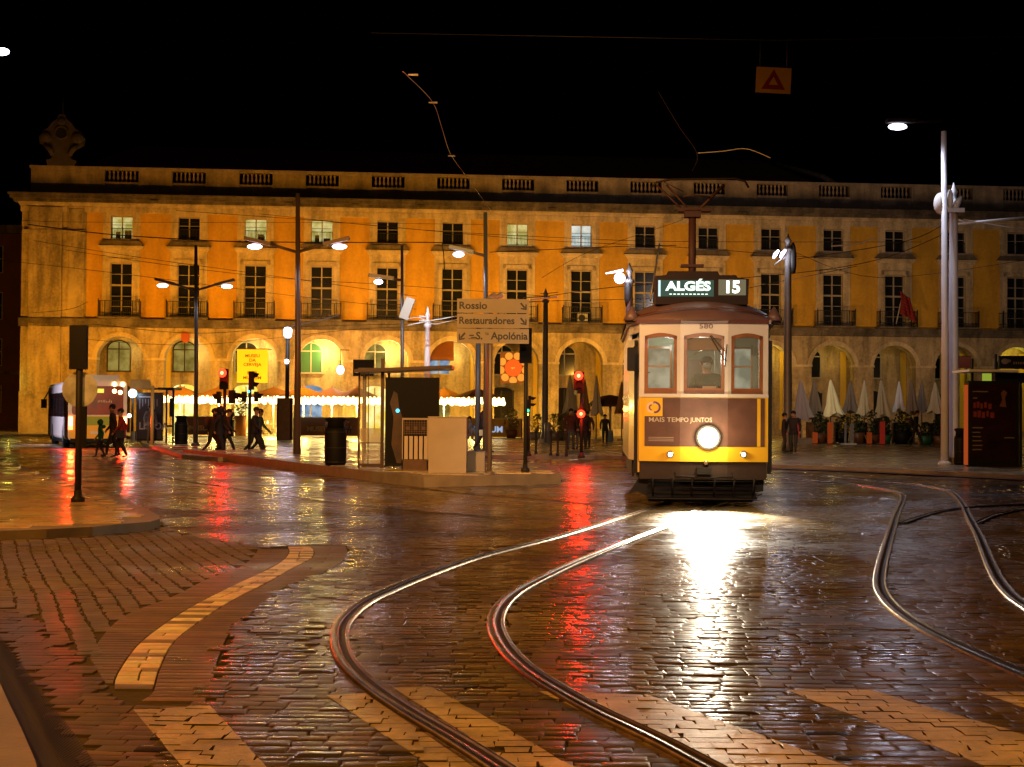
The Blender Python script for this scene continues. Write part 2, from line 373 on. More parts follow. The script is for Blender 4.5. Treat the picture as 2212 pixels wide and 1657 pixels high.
def build_stones(name, Q, COL, TILT, m, z=0.0, lod=24.0):
    vs, fs, cs = [], [], []; base = 0
    n = len(Q); cen = Q.mean(1)
    h = z+rng.normal(0, .002, n)*TILT; tx = rng.normal(0, .006, n)*TILT; ty = rng.normal(0, .008, n)*TILT
    # slow undulation of the street
    und = .006*np.sin(cen[:,0]*1.1+.4*cen[:,1])+.006*np.sin(cen[:,1]*1.7+1.3)
    if z == 0:
        X_, Y_ = cen[:,0], cen[:,1]
        ty = ty+(.011*np.sin(Y_*2.3+1.7*np.sin(X_*.8)+.6*X_)+.008*np.sin(Y_*5.1+X_*1.9+2*np.sin(X_*.5)))*(TILT > .5)
    def ring(scale, dz):
        p = cen[:,None]+(Q-cen[:,None])*scale; zz = (h+und*TILT)[:,None]+dz+(p[...,0]-cen[:,None,0])*tx[:,None]+(p[...,1]-cen[:,None,1])*ty[:,None]
        return np.concatenate([p, zz[...,None]], -1)
    r1 = ring(.90, 0); r2 = ring(1.0, -.0009); r3 = ring(1.03, -.035); r3[...,2] = z-.04
    nr = near_rail(cen) if z == 0 else np.zeros(n, bool)
    for r_ in (r1, r2): r_[nr, :, 2] = r_[nr, :, 2]*.3-.002
    V = np.concatenate([r1, r2, r3], 1)   # n,12,3
    F = np.array([[0,1,2,3],[4,5,1,0],[5,6,2,1],[6,7,3,2],[7,4,0,3],[8,9,5,4],[9,10,6,5],[10,11,7,6],[11,8,4,7]])
    FF = (np.arange(n)[:,None,None]*12+F[None]).reshape(-1,4)
    me = bpy.data.meshes.new(name); me.vertices.add(n*12); me.vertices.foreach_set('co', V.reshape(-1))
    me.loops.add(FF.size); me.loops.foreach_set('vertex_index', FF.reshape(-1).astype(np.int32))
    me.polygons.add(len(FF)); me.polygons.foreach_set('loop_start', np.arange(0, FF.size, 4, dtype=np.int32))
    me.polygons.foreach_set('loop_total', np.full(len(FF), 4, np.int32))
    sm = np.tile(np.array([1,0,0,0,0,0,0,0,0], bool), n); me.polygons.foreach_set('use_smooth', sm)
    me.update(calc_edges=True)
    a = me.attributes.new('Col', 'FLOAT_COLOR', 'POINT')
    cc = np.concatenate([np.repeat(COL, 12, 0), np.repeat(np.where(TILT < .5, 1.9, rng.uniform(.75, 1.35, n)) if z == 0 else np.ones(n), 12)[:,None]], 1); a.data.foreach_set('color', cc.reshape(-1).astype(np.float32))
    me.materials.append(m); o = bpy.data.objects.new(name, me); C.objects.link(o)
    return o, V
road, SV = build_stones('road', Q, COL, TILT, M_sett); struct(road)
bed = MB(); bed.face([(-200,-30,-.014),(200,-30,-.014),(200,300,-.014),(-200,300,-.014)])
struct(bed.build('ground', M_bed))
# paint: clip the stone tops by each stripe
def clip(poly, A, B):
    out = []; n = len(poly); nx, ny = -(B[1]-A[1]), B[0]-A[0]
    for i in range(n):
        p, q = poly[i], poly[(i+1) % n]
        dp = (p[0]-A[0])*nx+(p[1]-A[1])*ny; dq = (q[0]-A[0])*nx+(q[1]-A[1])*ny
        if dp >= 0: out.append(p)
        if dp*dq < 0:
            t = dp/(dp-dq); out.append(tuple(p[k]+(q[k]-p[k])*t for k in range(3)))
    return out
cen = SV[:, :4, :2].mean(1); paint = MB()
for S in stripesW:
    S = list(S); ar = sum(S[i][0]*S[(i+1)%4][1]-S[(i+1)%4][0]*S[i][1] for i in range(4))
    if ar < 0: S = S[::-1]
    sx = [p[0] for p in S]; sy = [p[1] for p in S]
    idx = np.where((cen[:,0] > min(sx)-.3)&(cen[:,0] < max(sx)+.3)&(cen[:,1] > min(sy)-.3)&(cen[:,1] < max(sy)+.3))[0]
    for i in idx:
        v = SV[i]
        if rng.random() < .003: continue
        for f in ((0,1,2,3),(4,5,1,0),(5,6,2,1),(6,7,3,2),(7,4,0,3)):
            pl = [(v[k][0], v[k][1], v[k][2]+.0022) for k in f]
            for a in range(4):
                pl = clip(pl, S[a], S[(a+1) % 4])
                if len(pl) < 3: break
            if len(pl) >= 3: paint.face(pl)
struct(paint.build('crossing_marking', M_paint))
# rails: grooved section swept along each line (steel head, dark groove, guard lip)
def rail(name, pts, w=.062, label=None, sides=1):
    mb = MB(); prof = [(-.068,-.01,0),(-.064,.014,0),(-.056,.023,0),(-.040,.026,0),(-.024,.023,0),(-.016,.014,1),(-.012,.008,1),(.020,.008,0),(.024,.016,0),(.031,.021,0),(.038,.017,0),(.044,-.01,0)]
    sec = []
    for i, p in enumerate(pts):
        t = (pts[min(i+1,len(pts)-1)]-pts[max(i-1,0)]).normalized(); nrm = Vector((t.y,-t.x,0))*sides
        sec.append([Vector((p.x, p.y, 0))+nrm*a*1.32+Vector((0,0,b)) for a, b, c in prof])
    for i in range(len(sec)-1):
        for k in range(len(prof)-1):
            mi = 1 if k in (5,6) else 0
            q = [sec[i][k], sec[i+1][k], sec[i+1][k+1], sec[i][k+1]]
            mb.face(q if sides > 0 else q[::-1], mi, True)
    o = mb.build(name, [M_steel, M_rust]); b_ = bmesh.new(); b_.from_mesh(o.data); bmesh.ops.remove_doubles(b_, verts=b_.verts, dist=.0004); b_.to_mesh(o.data); b_.free()
    return struct(o)
for k in ('inner','outer','right_inner','right_outer','branch','branch_outer'): rail('tram_rail', RW[k], sides=-1)
M_lane = mat('lane_strip', (.30,.27,.22), .2, noise=.4, nscale=5)
for k in ('lane','lane2'):
    mb = MB(); pts = RW[k]
    for a, b in zip(pts, pts[1:]):
        t = (b-a).normalized(); nn = Vector((t.y,-t.x,0))*.07
        mb.face([Vector((a.x,a.y,.021))-nn, Vector((a.x,a.y,.021))+nn, Vector((b.x,b.y,.021))+nn, Vector((b.x,b.y,.021))-nn])
    struct(mb.build('tram_rail', M_steel))
# raised pavements: a kerb ring with a slab field on top
def raised(name, polyw, z, kw=.28, slab=(.5,.5), ang=0, base=(.20,.16,.12), var=.12, kerbs=True):
    ar = sum(polyw[i][0]*polyw[(i+1)%len(polyw)][1]-polyw[(i+1)%len(polyw)][0]*polyw[i][1] for i in range(len(polyw)))
    if ar < 0: polyw = polyw[::-1]
    mb = MB(); mb.prism(polyw, -.03, z-.012, 0)
    o = struct(mb.build('kerb' if kerbs else name, M_kerb))
    xs = [p[0] for p in polyw]; ys = [p[1] for p in polyw]
    cx_, cy_ = (min(xs)+max(xs))/2, (min(ys)+max(ys))/2; d = math.hypot(max(xs)-min(xs), max(ys)-min(ys))/2+1
    q = lattice(cx_, cy_, ang, -d, d, -d, d, slab[0], slab[1], .006, .006, .04, 0)
    c = q.mean(1); k = inpoly(c[:,0], c[:,1], polyw)
    for j in range(4): k &= inpoly(q[:,j,0], q[:,j,1], polyw)
    k &= infrustum(c, 4)
    q = q[k]
    ob, _ = build_stones(name, q, colour(len(q), base, var), np.full(len(q), .18), M_pave, z)
    struct(ob)
raised('pavement', I_w, .13, ang=R(8), slab=(.6,.4), base=(.52,.38,.22))
raised('pavement', N_w, .13, ang=R(-55), slab=(.5,.5), base=(.42,.36,.25))
raised('square', SQ, .14, ang=R(5), slab=(.9,.6), base=(.34,.29,.18))
raised('platform', PL, .25, ang=R(-14), slab=(.8,.6), base=(.42,.34,.22))
# gutter band of larger stones along the right kerb
gt = MB(); a = GP([(1640,1012),(1800,1018),(2000,1027),(2211,1038),(2420,1050)])
for (p, q2) in zip(a, a[1:]):
    d = Vector((q2[0]-p[0], q2[1]-p[1], 0)); nn = Vector((d.y, -d.x, 0)).normalized()*.3; L = int(d.length/.9)+1
    for i in range(L):
        s0 = Vector((p[0],p[1],0))+d*((i+.01)/L); s1 = Vector((p[0],p[1],0))+d*((i+.99)/L)
        z_ = .03
        gt.face([s0+nn*.02+Vector((0,0,.05)), s0+nn+Vector((0,0,z_)), s1+nn+Vector((0,0,z_)), s1+nn*.02+Vector((0,0,.05))])
struct(gt.build('gutter', mat('gutter_stone', (.16,.085,.05), .35, noise=.3, nscale=3)))
# drain channel: iron grating bars
dr = MB(); Dp = [G(a, b) for a, b in drain]
n0 = 7; Lr = resample([Dp[i] for i in range(0,7)], .05); Rr = resample([Dp[i] for i in (12,11,10,9,8,7)], sum((Dp[i]-Dp[i+1]).length for i in range(7,12))/max(1,len(Lr)-1))
m_ = min(len(Lr), len(Rr))
for i in range(0, m_-1):
    a0, b0 = Lr[i], Rr[i]; t = (Lr[i+1]-Lr[i]).normalized()*.012
    for s, e in ((.02,.49),(.51,.98)):
        p, q2 = a0.lerp(b0, s), a0.lerp(b0, e)
        dr.face([p-t+Vector((0,0,.004)), q2-t+Vector((0,0,.004)), q2+t+Vector((0,0,.004)), p+t+Vector((0,0,.004))])
struct(dr.build('drain', M_grate))
# ================================================================== arcaded building
TH = .094; Y0 = 106.45; BAY = 4.515; U0 = -26.784
M_stone = mat('limestone', (.50,.39,.23), .75, noise=.38, nscale=.9, bump=.4, bscale=9)
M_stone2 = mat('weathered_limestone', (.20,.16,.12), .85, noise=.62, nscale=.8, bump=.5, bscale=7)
M_stucco = mat('ochre_stucco', (.64,.36,.03), .8, noise=.20, nscale=.6, bump=.15, bscale=12)
grime(M_stone, .55); grime(M_stone2, .6); grime(M_stucco, .26, (.5,.5,.12), 5)
M_trim = grime(mat('lightened_stone_trim', (.62,.50,.32), .7, noise=.2, nscale=1.4, bump=.3, bscale=10), .45)  # trim colour lightened to stand for the light it catches
M_glass = mat('dark_window_glass', (.012,.014,.016), .12, spec=.6)
M_wood = mat('painted_sash', (.36,.32,.27), .6)
M_green = mat('green_sash', (.02,.11,.04), .5)
M_iron = mat('black_iron', (.015,.014,.013), .5, .4)
M_roof = mat('roof_tiles', (.09,.025,.016), .8, noise=.5, nscale=2)
M_void = mat('dark_interior', (.012,.009,.007), .9)
M_gal = mat('gallery_ochre', (.66,.46,.05), .8, noise=.15, nscale=1)
def litmat(name, c1_, c2_, s, sc=1.3):
    m = bpy.data.materials.new(name); m.use_nodes = True
    n = m.node_tree.nodes; l = m.node_tree.links; n.remove(n['Principled BSDF'])
    tc = n.new('ShaderNodeTexCoord'); t = n.new('ShaderNodeTexNoise'); t.inputs['Scale'].default_value = sc; t.inputs['Detail'].default_value = 3
    l.new(tc.outputs['Object'], t.inputs['Vector']); cr = n.new('ShaderNodeValToRGB')
    cr.color_ramp.elements[0].position = .38; cr.color_ramp.elements[1].position = .62
    cr.color_ramp.elements[0].color = (*c1_, 1); cr.color_ramp.elements[1].color = (*c2_, 1)
    l.new(t.outputs['Fac'], cr.inputs['Fac']); e = n.new('ShaderNodeEmission'); e.inputs[1].default_value = s
    l.new(cr.outputs[0], e.inputs[0]); l.new(e.outputs[0], n['Material Output'].inputs[0]); return m
L_cream = litmat('lit_cream_room', (.42,.40,.10), (.85,.80,.34), .95)
L_white = litmat('lit_white_room', (.45,.62,.62), (.9,.95,.85), 1.0)
L_yellow = litmat('lit_yellow_shopfront', (.75,.55,.05), (1,.88,.35), 1.5)
L_dim = litmat('dim_lit_room', (.30,.20,.03), (.62,.45,.10), .55)
L_blue = litmat('bluish_lit_room', (.10,.20,.35), (.45,.6,.75), .8)
NB = 17
bld = thing('arcaded_building', (0, Y0, 0), 'long ochre four level palace building with stone arcade, balconies and balustrade across the square', 'building', TH)
UL = -33.4; UR = U0+BAY*(NB-.5)
uk = [U0+BAY*k for k in range(NB)]
def fpt(px, z, w=0):   # local u of the facade plane under pixel column px
    xp = px-CX; return xp*Y0/(FPX*math.cos(TH)-xp*math.sin(TH))
# --- arcade storey
w = MB(); r = 1.56; zs = 5.12; zt = 7.3; yb = .95; yf = -.12
def arch_strip(uc, ua, ub, mi=0):
    N = 16; arc = [(uc+r*math.cos(math.pi*(1-i/N)), zs+r*math.sin(math.pi*(1-i/N))) for i in range(N+1)]
    tops = [(ua+(ub-ua)*i/N, zt) for i in range(N+1)]
    for i in range(N):
        a, b = arc[i], arc[i+1]; c, d = tops[i+1], tops[i]
        w.face([(a[0],yf,a[1]), (b[0],yf,b[1]), (c[0],yf,c[1]), (d[0],yf,d[1])], mi)
        w.face([(a[0],yb,a[1]), (b[0],yb,b[1]), (b[0],yf,b[1]), (a[0],yf,a[1])], mi, True)
        w.face([(a[0],yb,a[1]), (d[0],yb,d[1]), (c[0],yb,c[1]), (b[0],yb,b[1])], mi)
    w.face([(ua,yf,zs),(uc-r,yf,zs),(ua,yf,zt)], mi); w.face([(ub,yf,zs),(ub,yf,zt),(uc+r,yf,zs)], mi)
for k, u in enumerate(uk):
    arch_strip(u, u-BAY/2, u+BAY/2)
    w.box(u-BAY/2, u-r, yf, yb, 0, zs); w.box(u+r, u+BAY/2, yf, yb, 0, zs)
w.box(UL, uk[0]-BAY/2, yf-.05, yb, 0, zt)
w.build('arcade_wall', M_stone, bld)
tr = MB()
for u in uk:   # archivolts, impost bands, keystones, pier plinths
    N = 20; a2 = r+.30
    for i in range(N):
        t0_, t1_ = math.pi*i/N, math.pi*(i+1)/N
        for (ra, rb, y_) in ((r+.005, a2-.10, yf-.05), (a2-.10, a2, yf-.09)):
            p = [(u+ra*math.cos(t0_), y_, zs+ra*math.sin(t0_)), (u+ra*math.cos(t1_), y_, zs+ra*math.sin(t1_)),
                 (u+rb*math.cos(t1_), y_, zs+rb*math.sin(t1_)), (u+rb*math.cos(t0_), y_, zs+rb*math.sin(t0_))]
            tr.face(p); q = [(p[3][0], yf, p[3][2]), p[3], p[2], (p[2][0], yf, p[2][2])]; tr.face(q)
            tr.face([(p[0][0], yf, p[0][2]), (p[1][0], yf, p[1][2]), p[1], p[0]])
    for s in (-1, 1):
        x0, x1 = sorted((u+s*(r-.04), u+s*BAY/2)); tr.box(x0, x1, yf-.10, yb+.05, zs-.02, zs+.14)
        x0, x1 = sorted((u+s*(r-.03), u+s*(BAY/2-.05))); tr.box(x0, x1, yf-.07, yb+.03, 0, .6)
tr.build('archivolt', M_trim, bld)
# --- upper walls
wu = MB(); us = sorted([UL]+[x for u in uk for x in (u-.78, u+.78)]+[UR]); zs2 = [7.85, 11.72, 13.33, 14.93, 15.12]
for i in range(len(us)-1):
    if i % 2 == 0: wu.box(us[i], us[i+1], 0, .4, 7.85, 15.12)
    else:
        wu.box(us[i], us[i+1], .0, .4, 11.72, 13.33); wu.box(us[i], us[i+1], 0, .4, 14.93, 15.12)
wu.build('stucco_wall', M_stucco, bld)
cx_ = MB()
ucL = fpt(183, 0)
cx_.box(UL, ucL, -.10, 0, 7.85, 15.12); cx_.box(UL+.5, fpt(131,0), -.30, -.10, .8, 15.4); cx_.box(fpt(145,0), ucL-.1, -.22, -.10, .8, 15.3)
cx_.box(UL, fpt(135,0), -.42, -.12, 0, 2.9); cx_.box(UL+.1, ucL, -.36, -.10, 13.6, 13.85)
cx_.build('corner_pilaster', M_stone, bld)
wi = MB(); wi.box(UL-.02, UL+.3, 0, 40, 0, 16.3); wi.build('side_wall', M_stucco, bld)
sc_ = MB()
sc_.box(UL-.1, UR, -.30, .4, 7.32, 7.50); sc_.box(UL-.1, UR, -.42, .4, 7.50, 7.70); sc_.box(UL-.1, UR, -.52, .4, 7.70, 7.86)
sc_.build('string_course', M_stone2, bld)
fz = MB(); fz.box(UL-.1, UR, -.12, .4, 15.12, 15.5); fz.box(UL-.15, UR, -.22, .4, 15.5, 15.6); fz.box(UL-.2, UR, -.34, .4, 15.6, 15.74)
for k in range(int((UR-UL)/1.1)): fz.box(UL+k*1.1, UL+k*1.1+1.06, -.15, -.1, 15.16, 15.46)
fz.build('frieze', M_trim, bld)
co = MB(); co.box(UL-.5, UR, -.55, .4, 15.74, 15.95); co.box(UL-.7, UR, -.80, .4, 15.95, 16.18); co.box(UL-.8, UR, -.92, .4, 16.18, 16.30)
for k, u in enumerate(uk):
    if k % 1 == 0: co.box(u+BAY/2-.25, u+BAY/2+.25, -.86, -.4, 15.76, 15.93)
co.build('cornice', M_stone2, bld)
pa = MB()
M_par = None
for i, u in enumerate(uk):
    a0 = (uk[i-1]+1.13) if i else UL+.6; pa.box(a0, u-1.13, -.30, .25, 16.30, 18.02)
    pa.box(u-1.13, u+1.13, -.26, .22, 16.30, 17.20); pa.box(u-1.21, u-1.13, -.36, .3, 16.32, 18.02); pa.box(u+1.13, u+1.21, -.36, .3, 16.32, 18.02)
pa.box(UL+.5, UR, -.38, .32, 18.02, 18.20); pa.box(UL+.6, UR, -.36, .30, 16.30, 16.62)
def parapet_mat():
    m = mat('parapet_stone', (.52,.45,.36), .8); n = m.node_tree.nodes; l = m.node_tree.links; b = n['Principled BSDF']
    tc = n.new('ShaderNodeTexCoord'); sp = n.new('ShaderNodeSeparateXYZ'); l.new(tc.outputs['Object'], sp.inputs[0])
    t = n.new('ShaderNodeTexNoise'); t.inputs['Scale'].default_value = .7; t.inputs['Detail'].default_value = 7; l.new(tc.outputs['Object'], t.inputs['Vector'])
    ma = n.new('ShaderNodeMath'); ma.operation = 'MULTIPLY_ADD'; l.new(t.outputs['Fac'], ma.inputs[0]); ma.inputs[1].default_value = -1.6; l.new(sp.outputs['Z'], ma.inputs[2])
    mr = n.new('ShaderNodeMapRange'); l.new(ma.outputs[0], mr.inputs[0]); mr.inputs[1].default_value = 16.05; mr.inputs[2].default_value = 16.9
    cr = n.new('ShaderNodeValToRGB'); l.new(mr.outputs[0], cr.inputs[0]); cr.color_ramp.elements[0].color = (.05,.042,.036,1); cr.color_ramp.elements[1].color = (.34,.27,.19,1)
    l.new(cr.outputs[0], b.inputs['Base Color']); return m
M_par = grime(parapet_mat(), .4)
pa.build('parapet', M_par, bld)
for u in uk:
    bl = MB()
    for j in range(8):
        x = u-1.13+(j+.5)*2.26/8-.0
        bl.lathe((x+.14, -.04, 17.20), [(.07,0),(.07,.06),(.04,.12),(.095,.30),(.05,.52),(.045,.60),(.08,.66),(.08,.82)], 8) if j < 7 else None
    bl.build('balustrade', M_par, bld)
# --- window openings
def window_frame(mb, u, z0, z1, rows, w_=1.5, y=.26, t=.05):
    x0, x1 = u-w_/2, u+w_/2
    mb.box(x0-.03, x0+t, y-.06, y+.04, z0, z1); mb.box(x1-t, x1+.03, y-.06, y+.04, z0, z1)
    mb.box(x0+t, x1-t, y-.06, y+.04, z0, z0+.07); mb.box(x0+t, x1-t, y-.06, y+.04, z1-.07, z1)
    mb.box(u-.04, u+.04, y-.08, y+.03, z0+.07, z1-.07)
    for zz, th in rows: mb.box(x0+t, u-.04, y-.055, y+.03, zz-th, zz+th); mb.box(u+.04, x1-t, y-.055, y+.03, zz-th, zz+th)
lit = {0:L_cream, 2:L_cream, 3:L_cream, 6:L_cream, 7:L_white}
for k, u in enumerate(uk):
    # surrounds
    s = MB()
    for sg in (-1, 1):
        for (a, b, y_) in ((.78, 1.0, -.14), (1.0, 1.25, -.08)):
            x0, x1 = sorted((u+sg*a, u+sg*b)); s.box(x0, x1, y_, .02, 7.86, 12.0 if a < 1 else 12.22)
            s.box(x0, x1, y_+.03, .02, 13.22, 15.13)
        s.box(min(u+sg*.78, u+sg*.72), max(u+sg*.78, u+sg*.72), -.10, .35, 7.86, 11.72)
        s.box(min(u+sg*.78, u+sg*.72), max(u+sg*.78, u+sg*.72), -.10, .35, 13.33, 14.93)
    s.box(u-1.0, u+1.0, -.14, .02, 11.72, 12.0) ; s.box(u-1.25, u+1.25, -.07, .02, 12.0, 12.56)
    s.box(u-.78, u+.78, -.12, .02, 14.93, 15.13); s.box(u-.85, u+.85, -.13, .02, 13.22, 13.33)
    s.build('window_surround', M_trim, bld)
    p_ = MB(); p_.xprism([(u-1.30,12.56),(u+1.30,12.56),(u+1.40,12.70),(u-1.40,12.70)], -.22, .02); p_.xprism([(u-1.40,12.70),(u+1.40,12.70),(u+1.52,12.86),(u-1.52,12.86)], -.34, .02)
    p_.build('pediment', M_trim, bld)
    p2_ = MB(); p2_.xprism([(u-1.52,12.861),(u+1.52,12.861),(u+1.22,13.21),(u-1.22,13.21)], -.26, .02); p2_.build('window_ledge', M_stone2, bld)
    # upper window
    f = MB(); window_frame(f, u, 13.34, 14.92, ((14.32,.015),)); fo = f.build('window', M_wood, bld)
    g = MB(); g.box(u-.74, u+.74, .275, .285, 13.36, 14.9); g.build('pane', M_glass if k not in lit else mat('clear_pane', (.9,.9,.85), .05, alpha=.12), fo)
    if k in lit:
        q = MB(); q.box(u-.76, u+.76, .9, .95, 13.3, 15.0)
        if k in (0, 2, 3): q.box(u-.5+.3*(k % 3), u-.2+.35*(k % 3), .6, .8, 13.3, 13.9, 1); q.box(u+.1, u+.55, .6, .8, 13.3, 14.0-.1*k, 1)
        q.build('lit_room', [lit[k], mat('room_furniture', (.12,.10,.05), .8)], fo)
    if k == 1:
        q = MB(); q.box(u-.70, u-.42, .5, .55, 13.6, 14.8); q.box(u-.02, u+.16, .5, .55, 13.9, 14.75); q.build('lit_room', L_white, fo)
    rl = MB()
    rl.box(u-.72, u+.72, .05, .09, 14.05, 14.09); rl.box(u-.72, u+.72, .05, .09, 13.42, 13.45)
    for j in range(15): rl.box(u-.70+j*.1-.01, u-.70+j*.1+.01, .06, .08, 13.45, 14.05)
    rl.build('window_railing', M_iron, bld)
    # tall balcony door
    f = MB(); window_frame(f, u, 7.88, 11.71, ((10.2,.06),(10.95,.02),(9.45,.02),(8.75,.02)), t=.06); fo = f.build('balcony_door', M_wood, bld)
    g = MB(); g.box(u-.74, u+.74, .275, .285, 7.9, 11.7); g.build('pane', M_glass, fo)
    # balcony
    b_ = MB(); bw = 1.36; b_.box(u-bw-.06, u+bw+.06, -.95, -.0, 7.87, 7.99)
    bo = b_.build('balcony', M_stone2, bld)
    rl = MB()
    for zz in (8.03, 8.25, 9.05): rl.box(u-bw, u+bw, -.92, -.885, zz, zz+.035)
    for sg in (-1, 1):
        for zz in (8.03, 8.25, 9.05): rl.box(u+sg*bw-.018, u+sg*bw+.018, -.885, -.1, zz, zz+.035)
        rl.box(u+sg*bw-.03, u+sg*bw+.03, -.93, -.87, 7.99, 9.2)
        rl.box(u+sg*(bw-.45)-.02, u+sg*(bw-.45)+.02, -.92, -.88, 7.99, 9.1)
        for j in range(5): rl.box(u+sg*bw-.01, u+sg*bw+.01, -.75+j*.15, -.735+j*.15, 8.03, 9.05)
    for j in range(23): rl.box(u-bw+.06+j*.118-.009, u-bw+.06+j*.118+.009, -.912, -.893, 8.03, 9.05)
    rl.build('railing', M_iron, bo)
# air conditioner on one balcony
ac = MB(); ac.box(uk[7]-.35, uk[7]+.35, -.78, -.5, 8.0, 8.62); ac.lathe((0,0,0), [(.24,0),(.24,.02)], 16, 1)
st = len(ac.v)-32; ac.xf(Matrix.Translation((uk[7]-.05,-.785,8.32)) @ Matrix.Rotation(R(90),4,'X'), st)
o = ac.build('air_conditioner', [mat('ac_white', (.5,.5,.45), .6), M_iron], None); o.parent = bld
# --- gallery behind the arches
gal = MB(); yg = 3.0
gal.box(UL+.3, UR, yg, yg+.2, 0, 7.3, 0); gal.box(UL+.3, UR, yb, yg, 6.95, 7.2, 1); gal.box(UL+.3, UR, yb-.8, yg, .0, .03, 0)
for k, u in enumerate(uk):
    ub = u+BAY/2
    gal.box(ub-.28, ub+.28, yg-.14, yg, 0, 6.95, 0)
    gal.box(ub-.75, ub-.33, yg-.03, yg, .6, 6.3, 1); gal.box(ub+.33, ub+.75, yg-.03, yg, .6, 6.3, 1)
    N = 8   # transverse rib
    for i in range(N):
        t0_, t1_ = math.pi/2*(i/N), math.pi/2*((i+1)/N); hw = (yg-yb)/2; ym = (yg+yb)/2
        for sg in (-1, 1):
            ya, yb2 = ym+sg*hw*math.cos(t0_), ym+sg*hw*math.cos(t1_); za, zb = 5.3+1.3*math.sin(t0_), 5.3+1.3*math.sin(t1_)
            gal.face([(ub-.25,ya,za),(ub-.25,yb2,zb),(ub+.25,yb2,zb),(ub+.25,ya,za)], 1)
            for xx in (ub-.25, ub+.25): gal.face([(xx,ya,za),(xx,ya,6.95),(xx,yb2,6.95),(xx,yb2,zb)], 1)
gal.build('gallery_wall', [M_stone, M_gal], bld)
gm = {0:L_dim, 1:L_dim, 2:M_glass, 3:M_green, 4:L_dim, 5:L_blue}
for k, u in enumerate(uk):
    uw = u-.78 if k > 1 else u-.55; f = MB(); z0, zsq, hw = 4.45, 5.95, .74
    arcp = [(uw-hw, z0), (uw+hw, z0)]+[(uw+hw*math.cos(math.pi*i/12), zsq+.55*math.sin(math.pi*i/12)) for i in range(13)]
    f.xprism([(x, z) for x, z in arcp], yg-.06, yg-.04, 1)
    for i in range(12):
        a0, a1 = math.pi*i/12, math.pi*(i+1)/12
        q = [(uw+hw*math.cos(a0), zsq+.55*math.sin(a0)), (uw+hw*math.cos(a1), zsq+.55*math.sin(a1)), (uw+(hw+.09)*math.cos(a1), zsq+.63*math.sin(a1)), (uw+(hw+.09)*math.cos(a0), zsq+.63*math.sin(a0))]
        f.xprism(q, yg-.16, yg-.03, 0)
    f.box(uw-hw-.09, uw-hw, yg-.16, yg-.03, z0, zsq, 0); f.box(uw+hw, uw+hw+.09, yg-.16, yg-.03, z0, zsq, 0)
    f.box(uw-hw-.12, uw+hw+.12, yg-.18, yg-.03, z0-.1, z0, 0); f.box(uw-hw, uw+hw, yg-.12, yg-.06, zsq-.04, zsq+.04, 0); f.box(uw-.04, uw+.04, yg-.12, yg-.06, z0, zsq+.5, 0)
    fm = M_wood if k not in (0,1) else M_iron
    f.build('mezzanine_window', [fm, gm.get(k, M_glass)], bld)
    d = MB(); dm = {1:L_yellow, 2:L_yellow, 3:L_blue, 4:L_yellow, 5:L_dim}.get(k, M_void)
    dp = [(uw-.8, .03), (uw+.8, .03)]+[(uw+.8*math.cos(math.pi*i/10), 3.2+.32*math.sin(math.pi*i/10)) for i in range(11)]
    d.xprism(dp, yg-.05, yg-.035, 0); d.box(uw-.9, uw-.8, yg-.15, yg-.03, .03, 3.3, 1); d.box(uw+.8, uw+.9, yg-.15, yg-.03, .03, 3.3, 1); d.box(uw-.04, uw+.04, yg-.1, yg-.05, .03, 3.4, 1)
    d.build('doorway', [dm, M_stone if k < 6 else M_iron], bld)
# roofs
rf = MB(); ue = fpt(1845, 0); ur = fpt(1770, 0)
rf.face([(UL+1, .6, 17.3), (ue, .6, 17.3), (ur-1.5, 11, 21.6), (UL+6, 11, 21.6)]); rf.face([(ue,.6,17.3),(ue,22,17.3),(ur-1.5,11,21.6)]); rf.face([(UL+1,.6,17.3),(UL+6,11,21.6),(UL+1,22,17.3)])
rf.build('roof', M_roof, bld)
rg = MB(); rg.tube([(ue,.6,17.4),(ue-1.2,3.5,19.2),(ur-1.5,11,21.7)], [.28,.22,.16], 6); rg.build('roof_ridge', M_stone2, bld)
# carved ornament on the corner of the parapet
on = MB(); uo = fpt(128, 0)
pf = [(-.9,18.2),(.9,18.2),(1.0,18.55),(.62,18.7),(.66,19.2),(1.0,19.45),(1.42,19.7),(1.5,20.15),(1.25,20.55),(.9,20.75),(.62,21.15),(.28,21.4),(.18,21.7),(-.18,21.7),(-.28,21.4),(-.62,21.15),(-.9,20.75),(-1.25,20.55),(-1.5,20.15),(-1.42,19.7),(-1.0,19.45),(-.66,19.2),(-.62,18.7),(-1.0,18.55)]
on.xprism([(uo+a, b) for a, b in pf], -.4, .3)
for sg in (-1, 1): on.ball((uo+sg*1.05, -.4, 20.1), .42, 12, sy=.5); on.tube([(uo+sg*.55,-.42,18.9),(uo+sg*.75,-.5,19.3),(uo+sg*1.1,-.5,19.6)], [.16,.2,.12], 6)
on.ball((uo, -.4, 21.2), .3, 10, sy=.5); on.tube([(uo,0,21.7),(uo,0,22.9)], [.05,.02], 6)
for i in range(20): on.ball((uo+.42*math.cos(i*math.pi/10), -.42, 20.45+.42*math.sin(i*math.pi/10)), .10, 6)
onx = on.build('carved_finial', mat('dimmed_limestone', (.085,.065,.045), .85, noise=.4, nscale=2), bld)  # stone colour darkened to stand for the dim light up here
oh = MB(); oh.lathe((0,0,0), [(.33,0),(.33,.03)], 20); oh.xf(Matrix.Translation((uo,-.405,20.45)) @ Matrix.Rotation(R(90),4,'X')); oh.build('oculus', M_void, bld)
